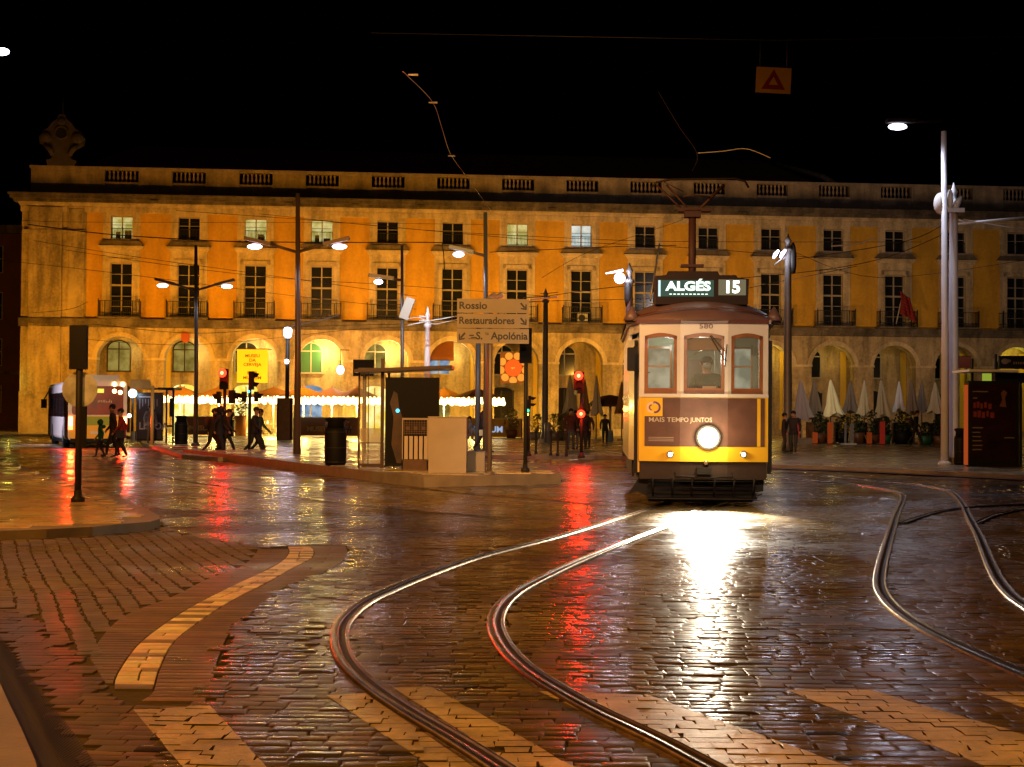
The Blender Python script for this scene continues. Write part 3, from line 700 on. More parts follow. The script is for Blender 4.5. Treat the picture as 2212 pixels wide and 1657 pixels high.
# crest on the wall near the second arch, flag on a pole, wall plaques
cr_ = MB(); cu_ = (fpt(400,0)); cr_.xprism([(cu_-.28,6.5),(cu_-.1,6.3),(cu_+.1,6.3),(cu_+.28,6.5),(cu_+.28,6.9),(cu_+.16,7.05),(cu_,6.98),(cu_-.16,7.05),(cu_-.28,6.9)], -.32, -.2)
cr_.build('wall_crest', mat('red_crest', (.35,.06,.02), .6), bld)
fl = thing('flag', (0,0,0), 'dark red flag hanging on a slanted pole from a balcony at the right', 'flag')
fp = P(1949, 668, 107.6); fpA = P(1935, 700, 108); fpB = P(1951, 625, 106.6)
m_ = MB(); m_.tube([fpA, fpB], .04, 6); m_.build('pole', mat('white_pole', (.5,.5,.5), .5), fl)
m_ = MB(); n_ = 8
col_ = [[P(1943+i*5+(j*1.0)*i/3+2*math.sin(i*2.1+j*.5), 628+j*7+i*4, 106.5+.12*math.sin(i*2.2+j*.4)) for i in range(6)] for j in range(8)]
for j in range(7):
    for i in range(5): m_.face([col_[j][i], col_[j][i+1], col_[j+1][i+1], col_[j+1][i]], 0, True)
fc = m_.build('cloth', mat('red_cloth', (.22,.012,.01), .8), fl); fc.modifiers.new('s', 'SOLIDIFY').thickness = .01
# gallery light
def bw(u, y, z): return bld.matrix_basis @ Vector((u, y, z))
ML = Matrix.Translation((0,Y0,0)) @ Matrix.Rotation(TH,4,'Z')
BW = lambda u, y, z: ML @ Vector((u, y, z))
for k, e in ((9,55),(10,85),(11,22),(12,6),(14,40)):
    lamp('POINT', 'gallery_light', BW(uk[k]+.6, 1.9, 5.9), e, (1,.66,.12), .15)
for k, e in ((0,60),(1,100),(2,260),(3,520),(4,300),(5,120)):
    lamp('POINT', 'gallery_light', BW(uk[k]+.4, 1.9, 5.9), e, (1,.75,.22), .15)
# neighbour building down the left street
nb = thing('side_street_building', (-46, 128, 0), 'dim brown building down the dark street left of the arcade corner', 'building')
m_ = MB(); m_.box(-12, 5.6, 0, 20, 0, 17); m_.build('wall', mat('brown_stucco', (.16,.06,.03), .8, noise=.3, nscale=.5), nb)
for j in range(4):
    for i in range(3):
        f = MB(); x = -2.5+i*2.6; z = 1.4+j*3.9; window_frame(f, x, z, z+2.3, ((z+1.2,.03),), w_=1.1, y=-.05); fo = f.build('window', M_wood, nb)
        g = MB(); g.box(x-.5, x+.5, -.03, -.01, z+.05, z+2.25); g.build('pane', M_glass, fo)
m_ = MB(); m_.box(-12.2, 5.9, -.5, 0, 16.4, 17.1); m_.build('cornice', M_stone2, nb); m_ = MB(); m_.box(-12.2, 5.8, -.25, 0, 4.6, 4.9); m_.build('string_course', M_stone2, nb)

lamp('POINT', 'corner_uplight', BW(UL-.55, -.9, 3.6), 45, (1,.8,.1), .08)
# ================================================================== street furniture
M_pole = mat('galvanised_pole', (.14,.13,.12), .4, .5, noise=.2, nscale=3)
M_white = mat('pale_painted_pole', (.62,.64,.68), .4, noise=.1)
M_dark = mat('dark_pole', (.022,.020,.018), .55, spec=.25)
M_black = mat('black_housing', (.008,.008,.008), .6, spec=.15)
E_lamp = emat('lamp_white', (.90,.80,1.0), 7); E_red = emat('signal_red', (1,.035,.01), 5); E_redc = emat('signal_red_core', (1,.42,.14), 4)
E_warm = emat('festoon_bulb', (1,.74,.30), 6); E_green = emat('signal_green', (.05,1,.5), 3); E_blue = emat('blue_led', (.05,.6,1), 5)
E_amber = emat('amber_light', (1,.55,.05), 10)
M_clear = mat('clear_glass', (.8,.8,.75), .05, alpha=.18, spec=.7)
def at(px, py, z=0.0): g = G(px, py, z); return g
def zof(px, py, Y): return P(px, py, Y).z
def lxz(base, px, py, dy=0):   # pixel -> local offset at the object's own depth
    p = P(px, py, base.y+dy); return p-base
def arm_lamp(name, base, top, heads, label, r=(.11,.07), m=None, m_head=None, energy=60, group=None, lens=(.25,.14,.09)):
    o = thing(name, base, label, 'street lamp', group=group); t = lxz(base, *top)
    a = MB(); a.tube([(0,0,0),(0,0,t.z*.4),(t.x,0,t.z)], [r[0],(r[0]+r[1])/2,r[1]], 10); a.lathe((0,0,0), [(r[0]*1.7,0),(r[0]*1.7,.06),(r[0]*1.1,.12)], 12)
    a.build('pole', m or M_pole, o)
    for (hx, hy, jx, jy) in heads:
        h = lxz(base, hx, hy); j = lxz(base, jx, jy); s = 1 if h.x > j.x else -1
        b = MB(); b.tube([(j.x,0,j.z), (h.x-s*.25, 0, h.z+.16)], [.05,.045], 8)
        st = len(b.v); b.box(-.45,.45,-.14,.14,-.05,.07)
        ang = math.atan2(h.z+.16-j.z, (h.x-j.x)); Mx = Matrix.Translation((h.x-s*.1,0,h.z+.17)) @ Matrix.Rotation(-ang if s > 0 else -(ang-math.pi), 4, 'Y'); b.xf(Mx, st)
        bo = b.build('lamp_arm', m_head or m or M_pole, o)
        l_ = MB(); l_.ball((h.x,0,h.z), lens[0], 14, sz=lens[2]/lens[0], sy=lens[1]/lens[0]); l_.build('lens', E_lamp, bo)
        lamp('SPOT', 'street_lamp_light', base+Vector((h.x,-.02,h.z-.14)), energy*(5 if energy > 100 else 1), WHT, .1, spot_size=R(150), spot_blend=.6, aim=base+Vector((h.x,-2.0,0)))
    return o
b = at(422, 962, .14); arm_lamp('street_lamp', b, (423,530), [(351,617,422,628),(490,619,422,628)], 'grey twin arm street lamp with two lit heads left of the yellow banner', energy=70)
b = at(641, 988, .14); arm_lamp('street_lamp', b, (643,418), [(550,533,642,545),(733,533,642,545)], 'tall brown twin arm street lamp with two lit heads beside the black bin', r=(.13,.07), m=mat('brown_pole', (.16,.11,.08), .45, .3), energy=90)
b = at(867, 984, .14); c_ = arm_lamp('street_lamp', b, (868,531), [(817,609,868,606)], 'slim street lamp with one lit head rising behind the tram stop shelter', r=(.08,.05), lens=(.16,.12,.09), energy=35)
b2 = b
m_ = MB(); h = lxz(b, 877, 665); m_.box(-.16,.16,-.2,.1,-.42,.36); m_.xf(Matrix.Translation(h+Vector((.05,0,0))) @ Matrix.Rotation(R(20),4,'Y')); m_.tube([lxz(b,868,675), h], .03, 6)
m_.build('floodlight', mat('flood_grey', (.45,.42,.36), .4), c_)
b = at(1048, 985, .14); d_ = arm_lamp('street_lamp', b, (1048,459), [(990,550,1048,553)], 'blue grey street lamp with one lit head rising above the direction signs', r=(.11,.07), m=mat('blue_pole', (.22,.28,.32), .4, .3), lens=(.2,.12,.1), energy=60)
m_ = MB(); h = lxz(b, 1062, 642)
for k in (0, .22): m_.tube([h+Vector((-.2+k,0,-.08)), h+Vector((.15+k,0,.1))], [.07,.1], 8)
m_.build('floodlight', M_white, d_)
b = at(2040, 1004, .14); e_ = arm_lamp('street_lamp', b, (2038,284), [(1938,274,2036,262)], 'tallest pale street lamp at the right with a glowing white violet head', r=(.13,.085), m=M_white, m_head=M_black, lens=(.30,.2,.10), energy=150)
for i in range(5):
    pass
M_mast = mat('catenary_mast', (.20,.19,.18), .5, .3, noise=.2)
def finial_mast(px, py, z, top, r, label, m=M_mast, bars=(), base_block=False, group='tapered catenary masts with pointed finials'):
    b = at(px, py, z); o = thing('catenary_mast', b, label, 'mast', group=group); t = lxz(b, *top); H = t.z
    a = MB(); pr = [(r*1.5,0),(r*1.5,.35),(r*1.15,.5),(r*1.1,H*.3),(r*.92,H*.7),(r*.8,H-.75),(r*1.25,H-.72),(r*1.25,H-.62),(r*.7,H-.58),(r*.55,H-.4),(r*.9,H-.3),(r*.5,H-.2),(.012,H)]
    a.lathe((0,0,0), pr, 12); a.build('shaft', m, o)
    for (x0, y0, x1, y1, rr) in bars:
        q = MB(); q.tube([lxz(b,x0,y0), lxz(b,x1,y1)], rr, 6); q.build('bracket', m, o)
    if base_block: q = MB(); q.box(-.32,.32,-.3,.3,0,.22); q.build('foot', M_kerb, o)
    return o, b
mI, _ = finial_mast(1176, 957, .14, (1176,623), .15, 'slender grey catenary mast with cross bars between the signs and the tram', bars=((1130,643,1188,640,.03),(1140,652,1188,650,.02),(1165,635,1205,632,.02)), base_block=True)
mJ, bJ = finial_mast(921, 985, .14, (921,662), .105, 'brightly lit white mast with pointed tip behind the tram stop shelter', m=mat('bright_white_pole', (.85,.87,.9), .4), bars=((905,683,921,685,.03),(905,693,921,692,.03)))
lamp('SPOT', 'mast_spot_light', bJ+Vector((-.6,-6,7)), 1700, (.75,.88,1), .08, spot_size=R(26), spot_blend=.4, aim=bJ+Vector((0,0,4.6)))
mG, bG = finial_mast(1700, 975, .14, (1706,505), .165, 'thick grey catenary mast right behind the tram carrying two slanted lit tubes', bars=((1672,572,1712,540,.03),(1690,560,1716,545,.06)))
for (x, y) in ((1675,550),(1690,549)):
    q = MB(); c0 = lxz(bG, x, y, -.3); q.tube([c0+Vector((-.10,0,-.16)), c0+Vector((-.02,0,0)), c0+Vector((.12,0,.18))], [.04,.085,.045], 8); q.build('lamp_tube', E_lamp, mG)
q = MB(); c0 = lxz(bG, 1712, 545); q.lathe(c0+Vector((0,0,-.9)), [(.1,0),(.15,.3),(.15,.8),(.12,1.1),(.05,1.3)], 10); q.build('insulator_cage', M_dark, mG)
lamp('POINT', 'tube_light', bG+lxz(bG,1680,556,-.6), 110, WHT, .12)
mH, bH = finial_mast(1357, 985, .14, (1357,568), .15, 'catenary mast half hidden behind the tram with a bright round lamp', bars=((1338,604,1357,612,.035),))
q = MB(); c0 = lxz(bH, 1338, 601, -.2); q.ball(c0, .2, 14, sy=.6); q.build('lamp_globe', E_lamp, mH)
q = MB(); q.tube([lxz(bH,1308,591,-.2), lxz(bH,1345,584,-.2)], [.02,.05], 6); q.build('lamp_hood', E_lamp, mH)
q = MB(); c0 = lxz(bH, 1357, 610); q.lathe(c0+Vector((0,0,-.9)), [(.1,0),(.15,.3),(.15,.7),(.12,1.0),(.05,1.2)], 10); q.build('insulator_cage', M_dark, mH)
lamp('POINT', 'globe_light', bH+lxz(bH,1338,601,-.6), 110, WHT, .15)
mF, bF = finial_mast(2058, 1003, .14, (2056,395), .155, 'pale catenary mast with floodlight cluster next to the tallest street lamp', m=M_white, base_block=True, bars=((2056,485,2215,470,.045),(2080,474,2215,498,.02),(2058,470,2100,486,.03)))
q = MB()
for (x, y, sx) in ((2031,440,.9),(2051,432,.35)): c0 = lxz(bF, x, y, -.4); q.ball(c0, .32, 10, sx=sx*.8, sz=1.1, sy=.6)
q.tube([lxz(bF,2062,452,-.4), lxz(bF,2067,438,-.4), lxz(bF,2076,425,-.4)], [.10,.11,.05], 8)
q.build('floodlight', mat('flood_white', (.6,.6,.58), .35), mF)
q = MB(); q.box(*(lambda a,b_: (a.x,b_.x,-.55,-.35,b_.z,a.z))(lxz(bF,2022,454,0), lxz(bF,2072,463,0))); q.build('cross_bar', M_white, mF)
lamp('SPOT', 'mast_spot_light', bF+Vector((-3.5,-9,11)), 420, (.72,.82,1), .1, spot_size=R(48), spot_blend=.6, aim=bF+Vector((-.3,0,6.6)))
# lamp at the left edge of the frame: pole stands outside
bL = Vector((-12.6, 33, .13)); o = thing('street_lamp', bL, 'lamp head entering at the upper left edge with violet white glow', 'street lamp')
q = MB(); hL = P(4, 112, 33)-bL; q.tube([(0,0,0),(0,0,hL.z*.5),(0,0,hL.z+.3)], [.12,.1,.07], 10); q.tube([(0,0,hL.z+.25),(hL.x*.9,0,hL.z+.14)], .04, 8); q.build('pole', M_dark, o)
q = MB(); q.ball(hL, .17, 12, sz=.5, sy=.6); q.build('lens', E_lamp, o); lamp('SPOT', 'street_lamp_light', bL+hL+Vector((0,0,-.15)), 60, WHT, .1, spot_size=R(140), spot_blend=.7, aim=bL+hL+Vector((1,-4,-8)))
# post-top lantern with advertising column
b = at(619, 950, .14); o = thing('lantern_post', b, 'black post top lantern glowing white above a dark advertising column', 'street lamp')
q = MB(); t = lxz(b, 619, 712); q.tube([(0,0,0),(0,0,t.z-.5)], [.13,.1], 10); q.lathe((0,0,t.z-.55), [(.1,0),(.16,.05),(.1,.1)], 10); q.build('post', M_dark, o)
q = MB(); q.lathe((0,0,t.z-.45), [(.12,0),(.2,.1),(.24,.42),(.16,.55),(.03,.58)], 12); q.build('lantern', E_lamp, o)
q = MB(); q.ball(lxz(b,619,781,-.2), .13, 10); q.build('spot_head', E_lamp, o)
lamp('POINT', 'lantern_light', b+Vector((0,-.6,t.z-.3)), 120, WHT, .15); lamp('SPOT', 'pier_uplight', b+Vector((-.5,1.5,3.6)), 700, (1,.98,.8), .08, spot_size=R(42), spot_blend=.6, aim=b+Vector((-.4,10,4.2)))
b = at(618, 950, .14); b = b+Vector((0,-.5,0)); o = thing('advertising_column', b, 'dark reddish advertising column standing under the lantern post', 'advertising column')
q = MB(); q.prism([(-.42,-.2),(-.3,-.32),(.3,-.32),(.42,-.2),(.42,.2),(.3,.3),(-.3,.3),(-.42,.2)], 0, 2.25); q.build('column', mat('column_brown', (.06,.02,.012), .4), o)
q = MB(); q.box(-.28,.28,-.335,-.322,.3,2.0); q.build('poster', mat('dark_poster', (.10,.03,.02), .3, noise=.7, nscale=3), o)
# globe lamp over the terrace, globe on a short post near the bus
b = P(735, 799, 99.5); o = thing('pendant_lamp', b, 'glowing white globe lamp hung in front of the arcade on a thin rod', 'lamp')
q = MB(); q.ball((0,0,0), .24, 14, sz=1.25); q.build('globe', E_lamp, o); q = MB(); q.tube([(0,0,.3),(0,0,1.3),(0,.0,1.35)], .025, 6); q.tube([(0,0,1.3),(0,5.2,1.5)], .03, 6); q.lathe((0,0,.27), [(.06,0),(.1,.05),(.03,.12)], 8); q.build('rod', M_iron, o)
lamp('POINT', 'pendant_light', b+Vector((0,.6,0)), 180, (1,.92,.75), .2)
b = at(285, 957, .14); o = thing('lamp_post', b, 'short black post with glowing bluish white globe right of the bus', 'street lamp')
q = MB(); t = lxz(b, 286, 850); q.tube([(0,0,0),(0,0,t.z-.18)], [.07,.05], 8); q.build('post', M_dark, o); q = MB(); q.ball((0,0,t.z), .2, 12); q.build('globe', emat('bluish_globe', (.55,.85,1), 10), o)
q = MB(); q.ball((-.12,-.1,lxz(b,286,898).z), .1, 8); q.build('reflector', emat('reflector_glow', (1,.8,.6), 6), o)
lamp('POINT', 'globe_light', b+Vector((0,-.4,t.z)), 22, (.6,.85,1), .18)
# ---- direction signs
b = at(1057, 1022, .25); o = thing('direction_sign', b, 'three stacked beige direction plates on a brown post at the platform', 'sign')
q = MB(); q.tube([(0,0,0),(0,0,lxz(b,1057,650).z)], .055, 10); q.lathe((0,0,0), [(.1,0),(.1,.03),(.06,.05)], 10); q.build('post', mat('sign_post', (.22,.17,.12), .5, .3), o)
M_plate = mat('beige_plate', (.27,.23,.165), .45, noise=.15, nscale=2); M_ink = mat('sign_ink', (.012,.010,.012), .5)
def arrow(mb, cx__, cz, s, ang, y):
    st = len(mb.v); mb.xprism([(-s*.16, s*.9), (-s*.16,-s*.2), (s*.16,-s*.2), (s*.16,s*.9)], -.004, .0)
    mb.xprism([(-s*.62,-s*.05),(0,-s*.75),(s*.62,-s*.05),(s*.62,s*.28),(0,-s*.32),(-s*.62,s*.28)], -.005, .0)
    mb.xf(Matrix.Translation((cx__, y, cz)) @ Matrix.Rotation(ang,4,'Y'), st)
for i, (ya, yb_) in enumerate(((646.5,676.5),(678.5,709),(711,742.5))):
    z1_ = lxz(b,1057,ya).z; z0_ = lxz(b,1057,yb_).z; xa = lxz(b,987,700).x; xb = lxz(b,1142,700).x
    q = MB(); q.box(xa, xb, -.10, -.07, z0_, z1_); pl = q.build('sign_plate', M_plate, o)
    zc = (z0_+z1_)/2; sz = (z1_-z0_)
    if i == 0: text('lettering', 'Rossio', sz*.72, M_ink, pl, (xa+.04, -.106, zc), align='LEFT', bold=.006, sx=1.05)
    if i == 1: text('lettering', 'Restauradores', sz*.70, M_ink, pl, (xa+.04, -.106, zc), align='LEFT', bold=.006, sx=.96)
    if i == 2:
        text('lettering', 'S.   Apolónia', sz*.70, M_ink, pl, (xb-.03, -.106, zc), align='RIGHT', bold=.006, sx=.98)
        text('lettering', 'ta', sz*.33, M_ink, pl, (xa+.66, -.106, zc+sz*.18), align='LEFT')
    q = MB()
    if i < 2: arrow(q, xb-.12, zc-.02, sz*.40, R(-40), -.102)
    else:
        arrow(q, xa+.11, zc-.02, sz*.40, R(40), -.102); q.box(xa+.27, xa+.47, -.104, -.1, zc-.07, zc-.055)
        q.box(xa+.29, xa+.40, -.104, -.1, zc+.0, zc+.03); q.box(xa+.33, xa+.46, -.104, -.1, zc-.045, zc-.02)
    q.build('arrow', M_ink, pl)
b = at(1031, 975, .14); o = thing('post', b, 'plain blue grey post just left of the direction sign post', 'post'); q = MB(); q.tube([(0,0,0),(0,0,lxz(b,1031,690).z)], [.12,.1], 10); q.lathe((0,0,0), [(.2,0),(.2,.05),(.13,.08)], 10); q.build('shaft', mat('post_blue', (.16,.19,.21), .45, .2), o)
# ---- traffic signals
def visor_head(mb, c, w_, h_, d_, n=3, face=-1, mi=0):
    """housing with n lenses and hoods; face=-1 looks to the camera, +1 away, 2 to the right, -2 to the left"""
    st = len(mb.v); mb.box(-w_/2, w_/2, -d_/2, d_/2, -h_/2, h_/2, mi)
    for i in range(n):
        z = h_/2-(i+.5)*h_/n; r_ = min(w_, h_/n)*.42
        N = 8
        for k in range(N):
            a0, a1 = math.pi*k/N-.3+.0, math.pi*(k+1)/N-.3+.0
            a0, a1 = -.35+(math.pi+.7)*k/N, -.35+(math.pi+.7)*(k+1)/N
            mb.face([(r_*math.cos(a0), -d_/2, z+r_*math.sin(a0)), (r_*math.cos(a1), -d_/2, z+r_*math.sin(a1)), (r_*math.cos(a1)*1.02, -d_/2-.2*(.55+.45*math.sin(a1)), z+r_*math.sin(a1)-.02), (r_*math.cos(a0)*1.02, -d_/2-.2*(.55+.45*math.sin(a0)), z+r_*math.sin(a0)-.02)], mi)
    ang = {-1:0, 1:math.pi, 2:math.pi/2, -2:-math.pi/2}[face]
    mb.xf(Matrix.Translation(c) @ Matrix.Rotation(ang,4,'Z'), st)
def signal(base, label, polepx, heads, lenses, r=.06, topz=None, group='traffic signals on dark poles', light=None):
    o = thing('traffic_light', base, label, 'traffic light', group=group)
    q = MB(); t = lxz(base, *polepx); q.tube([(0,0,0),(0,0,t.z*.97)], r, 10); q.lathe((0,0,0), [(r*2.1,0),(r*2.1,.07),(r*1.3,.10),(r*1.1,.2)], 12); q.build('pole', M_dark, o)
    for (x0, y0, x1, y1, n, face, dy) in heads:
        a = lxz(base, x0, y0); c = lxz(base, x1, y1); w_ = c.x-a.x; h_ = a.z-c.z
        if abs(face) == 2: w2, d2 = h_/n*.8, max(w_*.5, .1)
        else: w2, d2 = w_, .16
        q = MB(); visor_head(q, ((a.x+c.x)/2, dy, (a.z+c.z)/2), w2, h_, d2, n, face); q.tube([((a.x+c.x)/2, dy, (a.z+c.z)/2), (0,0,(a.z+c.z)/2)], .025, 6); q.build('signal_head', M_black, o)
    for (x, y, rr, m1, dy) in lenses:
        c = lxz(base, x, y); q = MB(); q.ball((c.x, dy, c.z), rr, 12, sy=.4, mi=0); q.ball((c.x, dy-rr*.3, c.z), rr*.42, 10, sy=.4, mi=1)
        q.build('lens', [m1, E_redc if m1 == E_red else m1], o)
    return o
b = at(168, 1084, .13); o = signal(b, 'black traffic light seen from behind on the near left island', (168,705), [(153,703,187,798,3,1,0)], [], r=.055)
q = MB(); c = lxz(b, 170, 841); q.lathe((0,0,0), [(.295,0),(.295,.015)], 32); q.xf(Matrix.Translation((c.x,.07,c.z)) @ Matrix.Rotation(R(90),4,'X')); q.build('round_sign', mat('sign_back', (.55,.60,.62), .5, noise=.55, nscale=5), o)
q = MB(); a = lxz(b,172,878); c = lxz(b,185,968); q.box(a.x, c.x, -.04, .06, c.z, a.z); q.build('control_box', M_black, o)
b = at(484, 985, .02); signal(b, 'traffic light glowing red above the group walking left of the yellow banner', (484,830), [(475,797,493,841,2,-1,0),(490,843,512,872,1,2,0),(466,846,480,872,1,-2,0)], [(482,806,.16,E_red,-.2)])
b = at(538, 985, .02); signal(b, 'dark unlit traffic light standing in front of the yellow banner', (541,830), [(533,802,553,842,2,2,0),(519,846,536,868,1,-2,0),(546,846,561,868,1,2,0)], [(539,846,.045,E_blue,-.2)])
b = at(1255, 989, .14); s4 = signal(b, 'pair of bright red signals on one pole left of the tram', (1252,830), [(1239,803,1261,850,3,-1,0),(1247,884,1262,904,1,-1,0)], [(1249,812,.155,E_red,-.15),(1254,894,.14,E_red,-.14)])
q = MB(); c = lxz(b,1243,847); q.box(c.x-.05,c.x+.05,-.1,-.02,c.z-.1,c.z+.06); q.build('green_reflex', mat('green_plate', (.02,.25,.10), .4), s4)
lamp('POINT', 'signal_light', b+lxz(b,1249,812,0)+Vector((0,-.35,0)), 200, (1,.012,.002), .15); lamp('POINT', 'signal_light', b+lxz(b,1254,894,0)+Vector((0,-.35,0)), 170, (1,.012,.002), .14)
b = at(484, 985, .02); lamp('POINT', 'signal_light', b+lxz(b,482,806,0)+Vector((0,-.35,0)), 140, (1,.015,.002), .15)
b = at(1134, 1019, .25); signal(b, 'tall black traffic light in front of the red disc banner', (1134,715), [(1122,709,1148,785,3,1,0)], [], r=.05)
b = at(1141, 985, .14); signal(b, 'small dark signal with green glow right behind the tall black traffic light', (1142,860), [(1138,855,1149,882,2,2,0)], [(1139,887,.06,E_green,-.12),(1139,895,.04,E_amber,-.12)], r=.05)
# ---- bollards
for i, (x, y, yt) in enumerate(((1157,980,929),(1189,984,928),(1204,985,931),(1223,986,932))):
    b = at(x, y, .14); o = thing('bollard', b, ['thin dark bollard standing alone nearest the mast foot', 'thin dark bollard second from left of the row by the red signals', 'thin dark bollard third from left of the row by the red signals', 'thin dark bollard nearest the legs of the waiting group'][i], 'bollard', group='thin dark bollards along the square kerb')
    h = lxz(b, x, yt).z; q = MB(); q.lathe((0,0,0), [(.06,0),(.06,.08),(.04,.1),(.04,h-.12),(.055,h-.1),(.055,h-.03),(.02,h)], 10); q.build('post', M_dark, o)
b = at(1182, 958, .14); o = thing('bollard', b, 'short pale stone bollard against the foot of the slender mast', 'bollard'); q = MB(); q.lathe((0,0,0), [(.16,0),(.16,1.0),(.1,1.08)], 12); q.build('post', M_kerb, o)
# ---- litter bins
def bin_(px, py, z, top, w_, label):
    b = at(px, py, z); o = thing('litter_bin', b, label, 'litter bin', group='black flared litter bins'); H = lxz(b, px, top).z; r_ = w_/2
    q = MB(); q.lathe((0,0,0), [(r_*.9,0),(r_,.06),(r_*1.02,H*.70),(r_*.92,H*.78)], 18); q.build('drum', M_black, o)
    q = MB(); q.lathe((0,0,H*.78), [(r_*.80,0),(r_*.74,H*.12),(r_*.95,H*.17),(r_*.98,H*.20),(r_*.6,H*.22)], 18); q.build('hood', M_black, o)
    q = MB()
    for zz in (.05, .35, .68): q.lathe((0,0,H*zz), [(r_*1.04,0),(r_*1.04,.03)], 18)
    q.build('hoop', M_dark, o)
bin_(724, 1004, .25, 902, .58, 'large black litter bin on the platform beside the tram stop shelter')
bin_(391, 959, .14, 898, .60, 'black litter bin between the left bus shelter and the lamp post')
bin_(2074, 1004, .14, 925, .40, 'narrow dark litter bin between the pale mast and the right shelter')
# ---- tram stop shelter on the platform
b = at(825, 1011, .25); o = thing('tram_shelter', b, 'glass tram stop shelter with dark advertising panel and thin roof beam', 'shelter')
zz = lambda y: lxz(b, 825, y).z; xx = lambda x: lxz(b, x, 900).x
M_shel = mat('shelter_brown', (.05,.025,.018), .35, .2)
q = MB(); q.box(xx(822), xx(829), -.05, .05, 0, zz(775)); q.build('corner_post', M_shel, o)
q = MB(); x0, x1 = xx(773), xx(822); q.box(x0, x0+.05, -.02,.04, 0, zz(803)); q.box(x0, x1, -.05, .08, zz(803), zz(795)); q.box(x0+.05, x1, -.02,.04, .05, .11); q.box(x0+.05, x1, -.01,.03, .62, .64); q.box(x0+.25, x0+.27, -.01, .03, .11, zz(803)); q.build('end_frame', M_shel, o)
q = MB(); q.box(x0+.05, x1, .0, .01, .11, zz(803)); q.build('end_glass', M_clear, o)
q = MB(); q.box(x0+.06, x1-.01, -.004, -.0, .64, 1.0); q.build('frosted_band', mat('frosted', (.5,.42,.33), .5, alpha=.5), o)
q = MB(); q.xprism([(x0-.06, zz(806)), (xx(976), zz(796)), (xx(976), zz(789)), (x0-.06, zz(799))], -.5, 1.3); q.build('roof', M_shel, o)
M_ad = mat('night_poster', (.003,.003,.004), .5, spec=.12); M_ad2 = mat('poster_figure_print', (.07,.022,.006), .5, noise=.9, nscale=4)
q = MB(); q.box(xx(832), xx(948), -.04, .12, .05, zz(815)); q.build('advert_case', M_black, o)
q = MB(); q.box(xx(835), xx(945), -.046, -.042, .12, zz(818)); pz = q.build('poster', M_ad, o)
q = MB(); q.xprism([(xx(846),zz(960)),(xx(850),zz(900)),(xx(842),zz(870)),(xx(850),zz(845)),(xx(858),zz(850)),(xx(862),zz(880)),(xx(870),zz(905)),(xx(868),zz(1000)),(xx(858),zz(1000))], -.050, -.047); q.build('poster_figure', M_ad2, pz)
q = MB(); q.ball((xx(859), -.08, zz(887)), .045, 10, sy=.4); q.build('indicator', E_blue, o)
q = MB(); q.box(xx(775), xx(830), .9, .94, 0, .04); q.box(xx(829), xx(834), 1.1, 1.16, 0, zz(796)); q.box(xx(773), xx(777), 1.1,1.16, 0, zz(800)); q.build('rear_post', M_shel, o)
q = MB(); q.box(xx(834), xx(945), 1.12, 1.13, .15, zz(805)); q.build('rear_glass', M_clear, o)
q = MB(); q.box(xx(838), xx(940), .55, .9, .42, .47); q.box(xx(845), xx(848), .6, .85, 0, .42); q.box(xx(930), xx(933), .6, .85, 0, .42); q.build('bench', M_shel, o)
b = at(787, 985, .14); o = thing('display_board', b, 'black departure display box on a post behind the tram shelter', 'sign'); q = MB(); c0, c1_ = lxz(b,763,777), lxz(b,807,813); q.box(c0.x, c1_.x, -.1, .1, c1_.z, c0.z); q.build('display_box', M_black, o)
q = MB(); q.box(c0.x+.04, c1_.x-.04, -.106, -.101, c1_.z+.04, c0.z-.04); q.build('screen', M_ad, o)
q = MB(); q.tube([(0,0,0),(0,0,c1_.z)], .05, 8); q.build('post', M_dark, o)
# ---- stair enclosure: stone block, railing panel, low block
M_block = mat('rendered_block', (.42,.36,.29), .65, noise=.18, nscale=1.6, bump=.15)
b = at(966, 1021, .25); o = thing('stone_wall_block', b, 'large plain beige stone block wall on the platform', 'wall')
q = MB(); zz = lambda y: lxz(b, 966, y).z; xx = lambda x: lxz(b, x, 960).x; q.box(xx(925), xx(1007), 0, .9, 0, zz(902)); q.build('block', M_block, o)
q = MB(); q.box(xx(925)-.02, xx(1007)+.02, -.02, .92, zz(902), zz(900)); q.build('coping', M_block, o)
b = at(896, 1015, .25); o = thing('metal_railing', b, 'pale slatted railing panel with ornate grid top left of the stone block', 'railing')
zz = lambda y: lxz(b, 896, y).z; xx = lambda x: lxz(b, x, 960).x
q = MB(); q.box(xx(868), xx(925), 0, .06, zz(907), zz(903)); q.box(xx(868), xx(870), 0, .06, 0, zz(907)); q.box(xx(922), xx(925), 0, .06, 0, zz(907)); q.build('frame', M_block, o)
q = MB()
for i in range(5): x = 873+i*10.6; q.box(xx(x), xx(x+7.5), .01, .05, zz(992), zz(942))
q.build('slat_panel', mat('pale_slats', (.5,.43,.36), .5), o)
q = MB(); M_orn = mat('ornate_iron', (.10,.05,.035), .5)
for j in range(6): q.box(xx(871), xx(922), .02, .035, zz(914+j*4.6), zz(912.6+j*4.6))
for j in range(10): q.box(xx(872+j*5.4), xx(873+j*5.4), .015, .03, zz(940), zz(908))
for j in range(3): q.lathe((0,0,0), [(.05,0),(.05,.02)], 10); q.xf(Matrix.Translation((xx(880+j*17), .02, zz(925))) @ Matrix.Rotation(R(90),4,'X'), len(q.v)-20)
q.build('ornate_grid', M_orn, o)
q = MB(); q.box(xx(868), xx(925), .0, .05, 0, zz(993)); q.build('kick_plate', mat('rusty_plate', (.14,.07,.045), .6, noise=.5, nscale=4), o)
b = at(1027, 1018, .25); o = thing('stone_bench', b, 'low beige stone block at the right end of the big block', 'bench')
